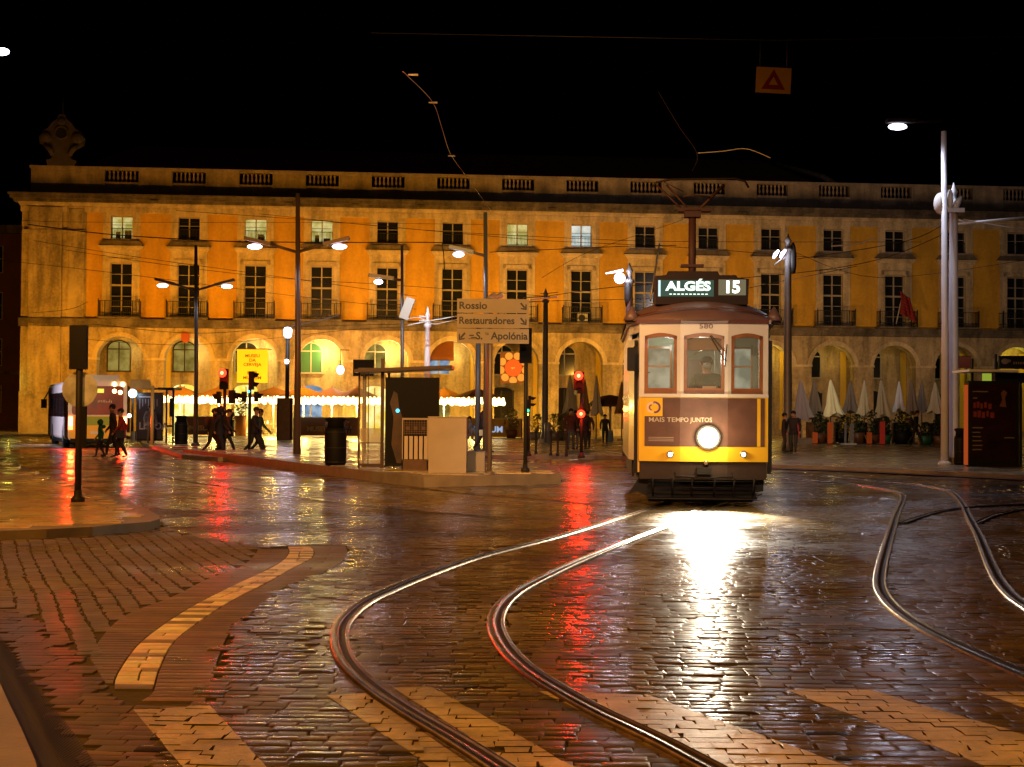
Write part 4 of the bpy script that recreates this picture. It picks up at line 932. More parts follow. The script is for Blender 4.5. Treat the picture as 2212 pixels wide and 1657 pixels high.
q = MB(); zz = lambda y: lxz(b, 1027, y).z; xx = lambda x: lxz(b, x, 960).x; q.box(xx(1007.5), xx(1047), 0, .8, 0, zz(978)); q.build('block', M_block, o); q = MB(); q.box(xx(1007.5), xx(1048), -.02, .8, zz(978), zz(976)); q.build('top_slab', M_block, o)
# ---- left bus shelter
b = at(335, 957, .14); o = thing('bus_shelter', b, 'dark bus shelter with lettered poster right of the bus', 'shelter')
zz = lambda y: lxz(b, 335, y).z; xx = lambda x: lxz(b, x, 900).x
q = MB(); q.box(xx(295), xx(352), -.08, .08, .1, zz(848)); q.build('advert_case', M_black, o)
q = MB(); q.box(xx(297), xx(350), -.088, -.084, .2, zz(850)); pz = q.build('poster', mat('dark_purple_poster', (.02,.008,.012), .3), o)
ML_ = mat('poster_letter', (.26,.19,.22), .5)
text('lettering', 'LISBOA', .46, ML_, pz, (xx(301), -.095, zz(921)), align='LEFT', bold=.01, sx=.9)
q = MB()
for i in range(7): q.box(xx(302+i*6.2), xx(303.2+i*6.2), -.094, -.09, zz(884-(i*7%5)*3), zz(862))
q.box(xx(301), xx(330), -.094,-.09, zz(859), zz(856)); q.build('poster_lines', ML_, pz)
q = MB(); q.box(xx(341), xx(376), -.1, 1.6, zz(842), zz(837)); q.box(xx(304), xx(345), -.1, 1.6, zz(841), zz(838)); q.build('roof', M_black, o)
q = MB(); q.box(xx(372), xx(376), -.05, .05, 0, zz(842)); q.box(xx(358), xx(361), -.05, .05, 0, zz(842)); q.box(xx(358), xx(376), -.03, .03, .75, .85); q.box(xx(366), xx(374), -.03, .0, zz(900), zz(860)); q.build('frame', M_black, o)
q = MB(); q.box(xx(361), xx(372), 0, .01, .85, zz(842)); q.build('glass', M_clear, o)
q = MB(); q.box(xx(288), xx(297), -.5, -.1, 0, zz(932)); q.build('cabinet', M_kerb, o)
b = at(328, 965, .14); o = thing('stop_pole', b, 'ochre lit stop pole with beige board in front of the left bus shelter', 'sign'); q = MB(); q.tube([(0,0,0),(0,0,lxz(b,328,833).z)], .07, 8); q.lathe((0,0,0), [(.14,0),(.14,.04),(.08,.07)], 8); q.build('pole', mat('ochre_pole', (.40,.26,.08), .5), o)
q = MB(); c0, c1_ = lxz(b,281,820), lxz(b,324,840); q.box(c0.x, c1_.x, .0, .1, c1_.z, c0.z); q.build('board', mat('beige_board', (.25,.16,.07), .6, noise=.3), o)
# ---- right shelter
b = at(2143, 1008, .14); o = thing('bus_shelter', b, 'dark bus shelter with black advertising panel at the right edge', 'shelter')
zz = lambda y: lxz(b, 2143, y).z; xx = lambda x: lxz(b, x, 900).x
q = MB(); q.box(xx(2089), xx(2197), -.12, .12, 0, zz(826)); q.box(xx(2087), xx(2199), -.14, .14, zz(826), zz(823)); q.build('advert_case', M_black, o)
q = MB(); q.box(xx(2096), xx(2190), -.128, -.124, .2, zz(830)); pz = q.build('poster', mat('black_red_poster', (.022,.004,.004), .3, noise=.8, nscale=2), o)
MR_ = mat('dim_red_print', (.16,.02,.012), .5); MG_ = mat('dim_grey_print', (.13,.11,.10), .5)
q = MB()
for (x0, x1, ya, yb_) in ((2099,2104,870,882),(2106,2112,868,881),(2114,2119,871,883),(2122,2128,869,881),(2131,2138,872,884),(2099,2106,889,901),(2108,2115,887,902),(2117,2124,890,903),(2127,2132,888,900),(2135,2144,891,903)): q.box(xx(x0), xx(x1), -.134, -.13, zz(yb_), zz(ya))
q.build('poster_block_print', MR_, pz)
for (x0, x1, y) in ((2097,2130,846),(2099,2107,860),(2097,2120,924),(2097,2114,934),(2097,2115,943),(2097,2117,952),(2097,2118,962),(2097,2117,971),(2166,2187,945)):
    q = MB(); q.box(xx(x0), xx(x1), -.134, -.13, zz(y+1.5), zz(y-1.2)); q.build('poster_print_line', MG_, pz)
q = MB(); q.xprism([(xx(2155),zz(878)),(xx(2170),zz(880)),(xx(2167),zz(860)),(xx(2172),zz(848)),(xx(2164),zz(842)),(xx(2158),zz(850)),(xx(2161),zz(864))], -.134, -.13); q.build('poster_figure', mat('dim_figure', (.12,.05,.03), .5), pz)
q = MB(); q.box(xx(2074), xx(2178), -.9, .9, zz(805), zz(800)); q.build('roof', M_white, o)
q = MB(); q.box(xx(2097), xx(2101), -.05, .05, zz(826), zz(775)); q.box(xx(2148), xx(2152), -.05, .05, zz(826), zz(765)); q.build('roof_post', M_black, o); q = MB(); q.box(xx(2201), xx(2206), -.04, .05, 0, zz(826)); q.box(xx(2240), xx(2246), -.04,.05,0,zz(826)); q.box(xx(2152), xx(2246), -.05,.5, zz(826), zz(805)); q.build('frame', M_black, o)
q = MB(); q.box(xx(2152), xx(2212), -.25, -.15, zz(797), zz(769)); sb = q.build('sign_box', M_black, o)
q = MB(); q.ball((xx(2164), -.255, zz(781)), .11, 10, sy=.1, sz=.8); q.ball((xx(2172), -.255, zz(780)), .07, 8, sy=.1, sz=.7); q.build('logo', MG_, sb)
q = MB(); [q.box(xx(2182+i*5), xx(2185+i*5), -.256, -.251, zz(787), zz(782)) for i in range(5)]; q.build('sign_print', MG_, sb)
q = MB(); q.box(xx(2083), xx(2088), -.10, .10, .05, zz(832)); q.build('lit_edge', emat('orange_lit_edge', (1,.16,.03), .35), o)  # edge glows to stand for orange light falling on it
# ---- hanging warning sign over the tracks
b = P(1670, 174, 34); o = thing('warning_sign', b, 'hanging dim yellow plate with red triangle high above the tram', 'sign', rz=0)
s_ = 34/FPX; q = MB(); q.box(-38*s_, 38*s_, -.01, .01, -28*s_, 28*s_); q.xf(Matrix.Rotation(R(2.5),4,'Y')); pl = q.build('plate', mat('yellow_plate', (.13,.075,.014), .7, noise=.15, spec=.05), o)
q = MB(); tri_ = [(-26,-20),(26,-20),(0,24)]; ti = [(-10,-10),(10,-10),(0,8)]
for i in range(3):
    j = (i+1) % 3; q.face([(tri_[i][0]*s_,-.013,tri_[i][1]*s_),(tri_[j][0]*s_,-.013,tri_[j][1]*s_),(ti[j][0]*s_,-.013,ti[j][1]*s_),(ti[i][0]*s_,-.013,ti[i][1]*s_)])
q.xf(Matrix.Rotation(R(2.5),4,'Y')); q.build('red_triangle', mat('red_sign_paint', (.055,.004,.002), .7, spec=.05), o)
q = MB(); q.tube([(-.3,0,.28),(-.3,0,.9)], .008, 5); q.tube([(.3,0,.28),(.3,0,.9)], .008, 5); q.tube([(-9,0,1.0),(0,0,.9),(9,0,1.1)], .008, 5); q.build('hanger', M_iron, o)
# ---- overhead wires
M_wire = mat('overhead_wire', (.03,.02,.015), .5, .5); M_wirel = mat('pale_cable', (.6,.55,.5), .5); M_wirer = mat('copper_wire', (.30,.09,.04), .35, .6)
def wire(pts, Y, r, m, label, group='thin dark overhead wires crossing in front of the facade'):
    p = smooth([P(a, b_, Y if not isinstance(Y, (list,tuple)) else Y[i]) for i, (a, b_) in enumerate(pts)], 6)
    q = MB(); q.tube(p, r, 5); o = q.build('overhead_wire', m); tag(o, label, 'wire', group)
WL = [([(60,485),(222,505),(378,516),(508,522),(750,524),(935,524),(955,532),(960,590)],88,.03,'thickest dark cable running level with the twin lamp heads'),
 ([(40,476),(180,480),(640,481),(860,483),(1050,485)],92,.012,'wire across the upper windows of the left half'),
 ([(73,520),(300,556),(560,592),(900,640)],86,.014,'wire sloping down from the left corner past the tall windows'),
 ([(140,540),(400,578),(620,602),(850,616),(1180,640)],86,.014,'wire sloping gently below the twin arm lamp'),
 ([(-20,560),(250,590),(640,640),(900,668)],84,.013,'lowest sloping wire left of the red crest'),
 ([(190,652),(150,668),(70,676)],80,.014,'short wire leading off the left corner near the string course'),
 ([(380,455),(700,478),(1000,505),(1180,520),(1480,535),(1800,560)],90,.016,'wire descending to the right just under the cornice'),
 ([(560,462),(900,496),(1240,515),(1480,522),(1990,523)],88,.014,'wire through the upper lit windows to the right'),
 ([(1057,545),(1330,533),(1460,530)],86,.02,'dark wire rising from the blue grey lamp toward the tram mast'),
 ([(1170,600),(1270,545),(1460,480),(1470,470)],84,.012,'diagonal wire climbing to the current collector'),
 ([(1180,640),(1350,618),(1700,592),(1900,560),(2040,505)],70,.016,'wire joining the slender mast and the thick mast'),
 ([(1190,650),(1500,640),(1700,605),(1850,575)],72,.014,'second wire joining the slender mast and the thick mast'),
 ([(200,700),(420,720),(640,706),(880,700)],84,.016,'sagging wire in front of the left arches'),
 ([(150,730),(420,745),(760,712),(900,706)],82,.013,'lower sagging wire in front of the left arches'),
 ([(1720,560),(1960,520),(2060,470)],60,.014,'wire rising from the thick mast to the floodlight mast'),
 ([(1716,545),(1900,600),(2230,560)],75,.012,'wire crossing behind the flag pole')]
for p_, Y_, r_, lb in WL: wire(p_, Y_, r_, M_wire, lb)
wire([(870,155),(882,166),(935,222),(955,280),(974,335),(1010,385),(1060,455)], [36,37,42,46,50,54,60], .008, M_wirer, 'copper coloured wire dropping steeply from the black sky', 'bright single cables')
wire([(1420,196),(1465,272),(1505,332),(1495,370)], 40, .008, M_wire, 'faint kinked wire above the current collector', 'faint sky wires'); wire([(1507,331),(1560,327),(1612,322),(1665,342)], 40, .012, M_wirel, 'faint pale cable arching above the current collector', 'bright single cables')
wire([(1795,532),(1850,527),(1890,514)], 60, .03, M_wirel, 'short pale bar in front of the dark windows at right', 'bright single cables'); wire([(628,705),(690,692),(735,680)], 78, .035, M_wirel, 'short pale slanted bar above the yellow banner', 'bright single cables')
wire([(878,690),(905,686),(935,700),(965,695),(990,690)], 52, .016, M_wirel, 'pale cable bundle looping behind the direction signs', 'bright single cables'); wire([(880,703),(925,694),(987,683)], 52, .02, M_wirel, 'pale straight bar right of the white lit mast', 'bright single cables')
wire([(1145,648),(1180,644),(1205,641)], 55, .03, M_wirel, 'pale short bar at the top of the slender mast', 'bright single cables')
for (x, y, Y_) in ((892,162,37),(935,222,42),(975,337,50)):
    q = MB(); c = P(x, y, Y_); q.tube([c-Vector((.12,0,0)), c+Vector((.12,0,.0))], [.02,.03], 6); o = q.build('insulator', M_wirel); tag(o, {892:'pale insulator at the top end of the copper wire', 935:'pale insulator at the middle bend of the copper wire', 975:'pale insulator on the copper wire just above the parapet'}[x], 'insulator', 'insulators on the copper wire')
# ================================================================== terraces
M_canvas = mat('beige_canvas', (.34,.19,.08), .8, noise=.15, nscale=2); M_canv2 = mat('cream_canvas', (.60,.54,.38), .85, noise=.12)
M_teak = mat('teak', (.20,.09,.03), .6); M_leaf = mat('shrub_leaf', (.035,.05,.012), .6, noise=.5, nscale=9); M_leaf2 = mat('yellow_shrub', (.30,.24,.04), .6, noise=.4, nscale=8)
E_bulb = E_warm
def open_parasol(px, py, Y, hw, lab, canv=None):
    b = P(px, py, Y); b.z = .14; o = thing('parasol', b, lab, 'parasol', group='open beige parasols with lit festoons')
    q = MB(); q.tube([(0,0,0),(0,0,2.95)], .04, 8); q.box(-.3,.3,-.3,.3,0,.09); q.build('pole', M_white, o)
    q = MB(); n = 8; ring = [(hw*math.cos(2*math.pi*(k+.5)/n), hw*math.sin(2*math.pi*(k+.5)/n)) for k in range(n)]
    for k in range(n):
        a, c = ring[k], ring[(k+1) % n]; m1 = ((a[0]+c[0])*.25, (a[1]+c[1])*.25)
        A1 = (a[0]*.5, a[1]*.5, 2.82); C1 = (c[0]*.5, c[1]*.5, 2.82)
        q.face([(0,0,3.12), A1, C1], 0); q.face([A1, (a[0],a[1],2.50), (c[0],c[1],2.50), C1], 0); q.face([(a[0],a[1],2.50),(a[0],a[1],2.26),(c[0],c[1],2.26),(c[0],c[1],2.50)], 0)
    q.ball((0,0,3.14), .06, 6); cn = q.build('canopy', canv or M_canvas, o); cn.modifiers.new('s', 'SOLIDIFY').thickness = .012
    q = MB()
    for k in range(n):
        a, c = ring[k], ring[(k+1) % n]
        for j in range(7):
            t = j/7; x = (a[0]+(c[0]-a[0])*t)*1.03; y = (a[1]+(c[1]-a[1])*t)*1.03
            for zb_, rb_ in ((2.42,.06),(2.30,.09),(2.15,.05+.05*((j*5+k*3) % 3))): q.ball((x, y, zb_+.05*math.sin(j*2.9+k)), rb_, 6)
    q.build('festoon_lights', E_bulb, o)
    lamp('SPOT', 'parasol_light', b+Vector((0,-.3,2.2)), 2600, WARM, .3, spot_size=R(150), spot_blend=.8, aim=b+Vector((0,3,3.4)))
    lamp('POINT', 'parasol_light', b+Vector((0,-.5,2.2)), 1000, WARM, .4)
    return o
spots = [(388,945,98.0,1.62,'open beige parasol with festoon lights nearest the left bus shelter'),(472,945,99.0,1.6,'open beige parasol with festoon lights behind the red traffic light'),(590,945,98.5,1.75,'open beige parasol with festoon lights directly right of the yellow banner'),
 (655,945,97.2,1.7,'open beige parasol with festoon lights behind the tall brown lamp'),(716,945,98.8,1.6,'open beige parasol with festoon lights under the pendant globe'),(770,945,97.6,1.5,'open beige parasol with festoon lights seen left of the tram shelter glass'),
 (958,945,98.6,1.6,'open beige parasol with festoon lights right of the tram shelter poster'),(1030,945,97.5,1.75,'open beige parasol with festoon lights behind the direction sign post')]
for s in spots: open_parasol(*s)
def table_set(px, Y, lab, m=None):
    b = P(px, 945, Y); b.z = .14; m = m or M_white
    o = thing('cafe_table', b, 'small pale terrace table '+lab, 'table', group='terrace tables'); q = MB(); q.lathe((0,0,0), [(.22,0),(.22,.03),(.03,.05),(.03,.70),(.36,.71),(.36,.74)], 12); q.build('table', m, o)
    q = MB(); q.lathe((.08,0,.745), [(.04,0),(.045,.10),(.02,.14),(.02,.2)], 8); q.build('candle_glass', E_warm, o)
    for sg in (-1, 1):
        c = thing('cafe_chair', b+Vector((sg*.62,-.05,0)), ('chair at the left side of the table ' if sg < 0 else 'chair at the right side of the table ')+lab, 'chair', group='terrace chairs')
        q = MB(); q.box(-.21,.21,-.21,.21,.42,.46); q.build('seat', m, c)
        q = MB(); q.box(sg*.19-.02, sg*.19+.02, -.2,.2,.46,.88); q.build('backrest', m, c)
        for ax in (-.18,.18):
            for ay in (-.18,.18): q = MB(); q.tube([(ax,ay,0),(ax,ay,.42)], .018, 6); q.build('leg', m, c)
for i, (x, Y, lb) in enumerate(((410,97,'nearest the left litter bin'),(575,96,'right of the dark traffic light'),(598,96.6,'left of the advertising column'),(725,98,'behind the large black bin'),(765,97,'left of the tram shelter glass'),(962,97.5,'right of the dark poster'))):
    table_set(x, Y, lb, mat('pale_chair', (.62,.52,.25), .6) if i == 0 else bpy.data.materials['pale_chair'])
# low terrace screens with lettering
def screen(px0, px1, y0, Y, h, m, lab, word=None, wm=None, wx=None, wy=None, wh=.42, top=True):
    a = P(px0, y0, Y); c = P(px1, y0, Y); b = Vector(((a.x+c.x)/2, Y, .14)); o = thing('terrace_screen', b, lab, 'screen', group='low screens around the terrace')
    w_ = c.x-a.x; q = MB(); q.box(-w_/2, w_/2, -.03, .03, .05, h); q.build('panel', m, o)
    if top: q = MB(); q.box(-w_/2, w_/2, -.05, .05, h, h+.05); q.build('rail', M_canv2, o)
    q = MB(); [q.box(x-.04, x+.04, -.05, .05, 0, h) for x in (-w_/2+.05, w_/2-.05)]; q.build('posts_frame', M_teak, o)
    if word: t = P(wx, wy, Y)-b; text('lettering', word, wh, wm, o, (t.x, -.05, t.z), bold=.012)
M_lt = mat('dull_lettering', (.40,.30,.16), .6); M_sblue = emat('lit_lettering', (.42,.55,.85), .8); M_scr = mat('brown_screen', (.14,.055,.02), .5); M_scy = mat('ochre_screen', (.50,.30,.04), .6)
screen(398, 470, 945, 94.5, 1.15, M_scr, 'brown terrace screen with pale lettering beside the left litter bin', 'MUSEU', M_lt, 432, 925)
screen(632, 775, 945, 94.0, 1.15, M_scr, 'brown terrace screen with pale lettering between lamp pole and black bin', 'MUSEU', M_lt, 686, 927)
screen(965, 1128, 945, 94.0, 1.15, M_scy, 'ochre terrace screen with glowing blue white letters below the red disc banner', 'MUSEUM', M_sblue, 1050, 928, .52)
# shrubs in planters
def shrub(px, py, Y, w_, h0, h1, lab, m=None, pot=None, potm=None, n=220):
    b = P(px, py, Y); b.z = .14; o = thing('potted_shrub', b, lab, 'plant', group='shrubs in planters on the square')
    q = MB(); pw = pot or w_*.8; q.lathe((0,0,0), [(pw*.36,0),(pw*.5,h0),(pw*.45,h0),(pw*.4,h0-.05)], 10 if potm else 4, ph=math.pi/4); q.build('planter', potm or M_scr, o)
    q = MB(); rs = random.Random(int(px))
    for i in range(n):
        a = rs.uniform(0, 6.28); rr = w_/2*math.sqrt(rs.random()); z = h0+(h1-h0)*rs.random(); f_ = math.sin(math.pi*min(max((z-h0)/(h1-h0)*.85+.12, 0), 1))**.6
        f_ *= .75+.35*math.sin(a*3+px)+.1; c = Vector((rr*f_*math.cos(a), rr*f_*math.sin(a), z)); s = rs.uniform(.05,.11)
        u = Vector((rs.uniform(-1,1), rs.uniform(-1,1), rs.uniform(-.6,1))).normalized()*s; v = u.cross(Vector((rs.uniform(-1,1), rs.uniform(-1,1), rs.uniform(-1,1)))).normalized()*s*.6
        q.face([c-u, c-v, c+u, c+v])
    for i in range(5): a = i*1.26; q.tube([(0,0,h0-.05),(w_*.25*math.cos(a), w_*.25*math.sin(a), (h0+h1)/2)], .015, 4)
    q.build('foliage', m or M_leaf, o)
M_terra = mat('orange_pot', (.42,.15,.03), .6)
for a in ((519,945,95,1.05,1.25,2.45,'round yellow lit shrub in a tall orange planter right of the red signal',M_leaf2,.9,M_terra),
          (497,946,93.5,.55,1.0,1.45,'dark planter with sparse twigs left of the orange planter',None,.6,M_black),
          (1104,945,93.5,1.3,.5,1.9,'rounded yellowish shrub behind the ochre lettered screen',M_leaf2,1.0,None),
          (1160,952,88,1.3,.45,1.45,'yellow hedge plant left of the slender mast',M_leaf2,1.2,M_kerb),(1198,952,88,1.3,.45,1.5,'yellow hedge plant right of the slender mast',M_leaf2,1.2,M_kerb),(1215,952,88.6,1.0,.45,1.55,'yellow hedge plant closest to the waiting group',M_leaf2,1.0,M_kerb),
          (1768,954,82,.9,.55,1.7,'dull green shrub between the two leftmost orange posts',None,.9,M_scr),(1783,953,84,.7,.5,1.3,'small dark shrub beside the tall orange post',None,.6,M_scr),
          (1821,955,82,1.0,.6,1.55,'wide dark shrub with tapering pot near the bright cream parasol',None,.6,M_black),(1852,954,83,1.0,.6,1.6,'dark bushy shrub left of the second orange post',None,.8,M_scr),
          (1884,954,82,.8,.5,1.85,'tall olive shrub between the pale folded parasols',None,.9,M_scr),(1915,954,82,.7,.5,1.4,'small shrub with green pot right of the red post',None,.5,mat('green_pot', (.02,.12,.04), .5)),
          (1948,955,82,1.1,.7,1.75,'broad dark shrub left of the walking man at right',None,1.0,M_black),(1998,956,80,1.1,.5,1.2,'dark shrub with green pot right of the walking man',None,.8,bpy.data.materials.get('green_pot')),(2028,956,80,.9,.5,1.5,'shrub partly behind the tallest lamp pole',None,.8,M_scr),
          (2105,950,88,1.2,.5,1.6,'shrub behind the right shelter panel',None,.8,M_scr)): shrub(*a)
# orange and red posts of the planters
for (x, yb_, yt, Y, red, lb) in ((1760,956,934,81,0,'short orange post at the left planters'),(1792,957,912,80.5,0,'tall bright orange post under the bright cream parasol'),(1877,956,934,81,0,'short orange post left of the tall red post'),(1905,957,911,80.5,1,'tall red post under the pale folded parasol'),(1988,956,936,80.5,0,'short orange post right of the walking man'),(1999,956,936,80.6,0,'second short orange post right of the walking man'),(1721,945,912,90,1,'dim red post behind the thick mast'),(1757,930,912,88,1,'dim red post end above the left planters')):
    b = P(x, yb_, Y); b.z = .14; H = P(x, yt, Y).z-.14; o = thing('marker_post', b, lb, 'post', group='orange and red posts at the planters'); q = MB(); q.box(-.13,.13,-.06,.06,0,H); q.build('panel', mat('red_post', (.65,.05,.04), .5) if red else mat('orange_post', (.75,.16,.03), .5), o); q = MB(); q.box(-.15,.15,-.08,.08,0,.04); q.build('foot', M_black, o)
# dark wind screens of the right terrace
for (x0, x1, lb) in ((1740,1790,'dark wind screen left of the tall orange post'),(1800,1815,'narrow dark wind screen right of the tall orange post'),(1845,1875,'dark wind screen between the shrubs in the middle'),(1925,1975,'widest dark wind screen left of the walking man'),(2005,2033,'dark wind screen near the tall lamp')):
    screen(x0, x1, 952, 84.5, 1.15, M_black if x0 > 1795 else M_scr, lb, top=False)
b = P(1831, 956, 80.2); b.z = .14; o = thing('menu_stand', b, 'grey glazed menu stand on a white base between the shrubs', 'menu stand'); q = MB(); q.box(-.38,.38,-.3,.3,0,.07); q.build('base', M_white, o); q = MB(); q.box(-.2,-.1,-.1,0,.07,1.15); q.box(.08,.28,-.1,0,.07,1.1); q.build('board', mat('menu_grey', (.28,.30,.34), .4, noise=.5, nscale=9), o)
b = P(1735, 954, 82); b.z = .14; o = thing('stone_bench', b, 'low pale stone bench right of the thick mast', 'bench'); q = MB(); q.box(-.65,.5,-.2,.2,0,.30); q.build('block', M_kerb, o)
# closed parasols
def closed_parasol(px, yt, yb_, Y, w_, lab, m, lean=0):
    b = P(px, 950, Y); b.z = .14; t = P(px, yt, Y).z-.14; z0 = P(px, yb_, Y).z-.14
    o = thing('closed_parasol', b, lab, 'parasol', group='folded parasols'); q = MB(); q.tube([(0,0,0),(0,0,t)], .035, 8); q.box(-.28,.28,-.28,.28,0,.08); q.build('pole', M_pole, o)
    q = MB(); n = 24; L = 10; rs = random.Random(int(px)+3); ph = rs.uniform(0, 6)
    prev = None
    for i in range(L+1):
        s = i/L; z = t-(t-z0)*s; rad = w_/2*(.10+.50*s**.8+.16*max(0, s-.7)/.3); row = []
        for k in range(n):
            a = 2*math.pi*k/n; rr = rad*(1+.28*math.sin(a*6+ph)*min(1, s*2)+.10*math.sin(a*2+ph)); zz_ = z+(.12*math.sin(a*3+ph) if i == L else 0)
            row.append((rr*math.cos(a)+lean*s*w_*.4, rr*math.sin(a)*.8, zz_))
        if prev:
            for k in range(n): q.face([prev[k], prev[(k+1)%n], row[(k+1)%n], row[k]], 0, True)
        prev = row
    q.face(prev); q.ball((0,0,t), .05, 6); q.build('canopy', m, o)
M_lil = mat('lilac_canvas', (.34,.28,.32), .85); M_bri = mat('bright_canvas', (.85,.80,.56), .85); M_whc = mat('white_canvas', (.75,.76,.82), .8)
M_dul = mat('dull_canvas', (.26,.20,.15), .85)
for a in ((1728,824,905,83,1.25,'greyish lilac folded parasol right behind the thick mast',M_lil,.3),(1757,824,900,86,1.1,'dull beige folded parasol second from the thick mast',M_dul,.2),(1793,822,896,82,1.35,'brightest cream folded parasol above the tall orange post',M_bri,.35),
          (1836,824,890,87,1.1,'dim folded parasol right of the brightest one',M_dul,0),(1866,823,897,84,.9,'pale folded parasol left of the olive shrub',M_canv2,-.2),(1902,823,899,82,1.2,'pale cream folded parasol above the tall red post',M_canv2,.35),(1941,826,886,85,.8,'thin bluish white folded parasol in the right terrace',M_whc,0),
          (1967,822,892,83,.9,'brown beige folded parasol left of the walking man',M_dul,.3),(1990,824,888,86,.8,'faint folded parasol right of the walking man',M_dul,0),(2019,828,890,84,1.0,'pinkish folded parasol left of the tall lamp',M_canv2,.1),(2052,830,900,86,1.0,'folded parasol glimpsed behind the pale mast',M_canvas,0),
          (1230,813,890,88,.95,'beige folded parasol left of the red signals',M_canv2,.1),(1262,822,890,89,.8,'folded parasol directly behind the red signals',M_canvas,0),(1287,813,895,86,.95,'cream folded parasol tied at its middle right of the red signals',M_canv2,.1),(1342,826,890,88,.9,'folded parasol at the left edge of the tram',M_canvas,0)): closed_parasol(*a)
b = P(1317, 950, 90); b.z = .14; o = thing('parasol', b, 'small open dark brown parasol between the red signals and the tram', 'parasol')
q = MB(); q.tube([(0,0,0),(0,0,2.3)], .08, 8); q.box(-.25,.25,-.25,.25,0,.08); q.build('pole', M_canv2, o); q = MB(); q.lathe((0,0,1.95), [(1.35,0),(1.33,.14),(.95,.42),(.45,.62),(.03,.70)], 12, 0, False); q.build('canopy', mat('brown_canvas', (.10,.045,.025), .8), o)
# banners and wall signs
b = P(545, 791, 103.0); o = thing('banner', b, 'bright yellow banner lettered MUSEU DA CERVEJA hanging before the third arch', 'banner')
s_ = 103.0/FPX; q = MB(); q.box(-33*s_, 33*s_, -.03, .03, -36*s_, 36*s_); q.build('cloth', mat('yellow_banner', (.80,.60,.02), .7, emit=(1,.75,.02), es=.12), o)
M_bt = mat('banner_text', (.16,.09,.01), .8)
for i, (t_, y_) in enumerate((('MUSEU', 22),('DA', 12.5),('CERVEJA', 3),('BEER', -15),('MUSEUM', -25.5))): text('lettering', t_, 9.2*s_, M_bt, o, (0, -.04, y_*s_), bold=.008, sx=1.1)
q = MB(); q.box(-35*s_, 35*s_, -.04, .04, 36*s_, 36*s_+.07); q.box(-35*s_, -33*s_, 0, 1.3, 36*s_, 36*s_+.06); q.box(33*s_, 35*s_, 0, 1.3, 36*s_, 36*s_+.06); q.build('bracket', M_iron, o)
b = P(1107, 795, 103.5); o = thing('banner', b, 'square banner with orange red disc and pale petals behind the black signal', 'banner')
s_ = 103.5/FPX; h_ = 33*s_; q = MB(); q.box(-27*s_, 29*s_, -.03, .03, -h_, 34*s_); q.build('cloth', mat('dark_maroon_cloth', (.10,.03,.02), .7), o)
q = MB(); N = 9
for k in range(N):
    a = math.pi/2+.35+2*math.pi*k/N; Rr = 27*s_; c = (Rr*math.cos(a)+.03, Rr*math.sin(a)); pts = []
    for j in range(12):
        t_ = 2*math.pi*j/12; lx, lz = 8.2*s_*math.cos(t_)*(1+.0), 8.5*s_*math.sin(t_); x = c[0]+lx*math.cos(a)-lz*math.sin(a); z = c[1]+lx*math.sin(a)+lz*math.cos(a)
        pts.append((min(max(x, -26.5*s_), 28.5*s_), min(max(z, -32.5*s_), 33.5*s_)))
    q.xprism(pts, -.045, -.032)
q.build('petals', mat('pale_petal', (.40,.30,.26), .7), o)
q = MB(); q.lathe((0,0,0), [(18*s_,0),(18*s_,.03)], 24); q.xf(Matrix.Translation((.05,-.03,0)) @ Matrix.Rotation(R(90),4,'X')); ds = q.build('disc', mat('orange_red_disc', (.70,.06,.03), .6, emit=(1,.05,.02), es=.10), o)
q = MB(); q.box(-.12,.16,-.068,-.061,-.02,.03); q.box(-.06,.02,-.068,-.061,-.07,-.03); q.build('disc_mark', mat('disc_mark_pale', (.7,.4,.3), .6), ds)
q = MB(); q.box(-28*s_, 30*s_, 0, 1.2, 34*s_, 34*s_+.06); q.build('bracket', M_iron, o)
# awning in the seventh arch, wall box, right red sign
b = P(949, 752, 108.2); o = thing('awning', b, 'short rust orange awning over a lit window in the arch behind the white mast', 'awning'); q = MB()
q.face([(-.95,.3,1.1),(.95,.3,1.1),(1.05,-.5,-.6),(-1.05,-.5,-.6)]); q.face([(-1.05,-.5,-.6),(1.05,-.5,-.6),(1.05,-.5,-.85),(-1.05,-.5,-.85)]); q.face([(-.95,.3,1.1),(-1.05,-.5,-.6),(-1.05,-.5,-.85),(-.95,.3,-.6)]); q.face([(.95,.3,1.1),(1.05,-.5,-.6),(1.05,-.5,-.85),(.95,.3,-.6)])
c = q.build('cloth', mat('rust_awning', (.22,.07,.02), .8), o); c.modifiers.new('s','SOLIDIFY').thickness = .02
q = MB(); q.box(-1.05,1.05,-.52,-.48,-.9,-.85); q.build('valance_rod', M_iron, o)
b = P(2080, 783, 105.5); o = thing('shop_sign', b, 'dull dark red sign board in the arch behind the right lamp masts', 'sign'); q = MB(); q.box(-.52,.52,-.05,.05,-.4,.4); q.build('board', mat('dull_red_board', (.12,.015,.01), .6), o); q = MB(); q.box(-.56,.56,-.02,.07,.4,.45); q.build('frame', M_iron, o)
b = P(2133, 814, 100); o = thing('shop_sign', b, 'small glowing yellow green sign under the right shelter roof', 'sign'); q = MB(); q.box(-.36,.36,-.05,.05,-.3,.3); q.build('board', emat('lime_sign', (.5,.65,.06), .5), o); q = MB(); q.box(-.4,.4,-.02,.07,.3,.34); q.build('frame', M_iron, o)
lamp('POINT', 'lime_light', BW(uk[14]-.4, 1.5, 5.6), 90, (.85,.9,.05), .15)
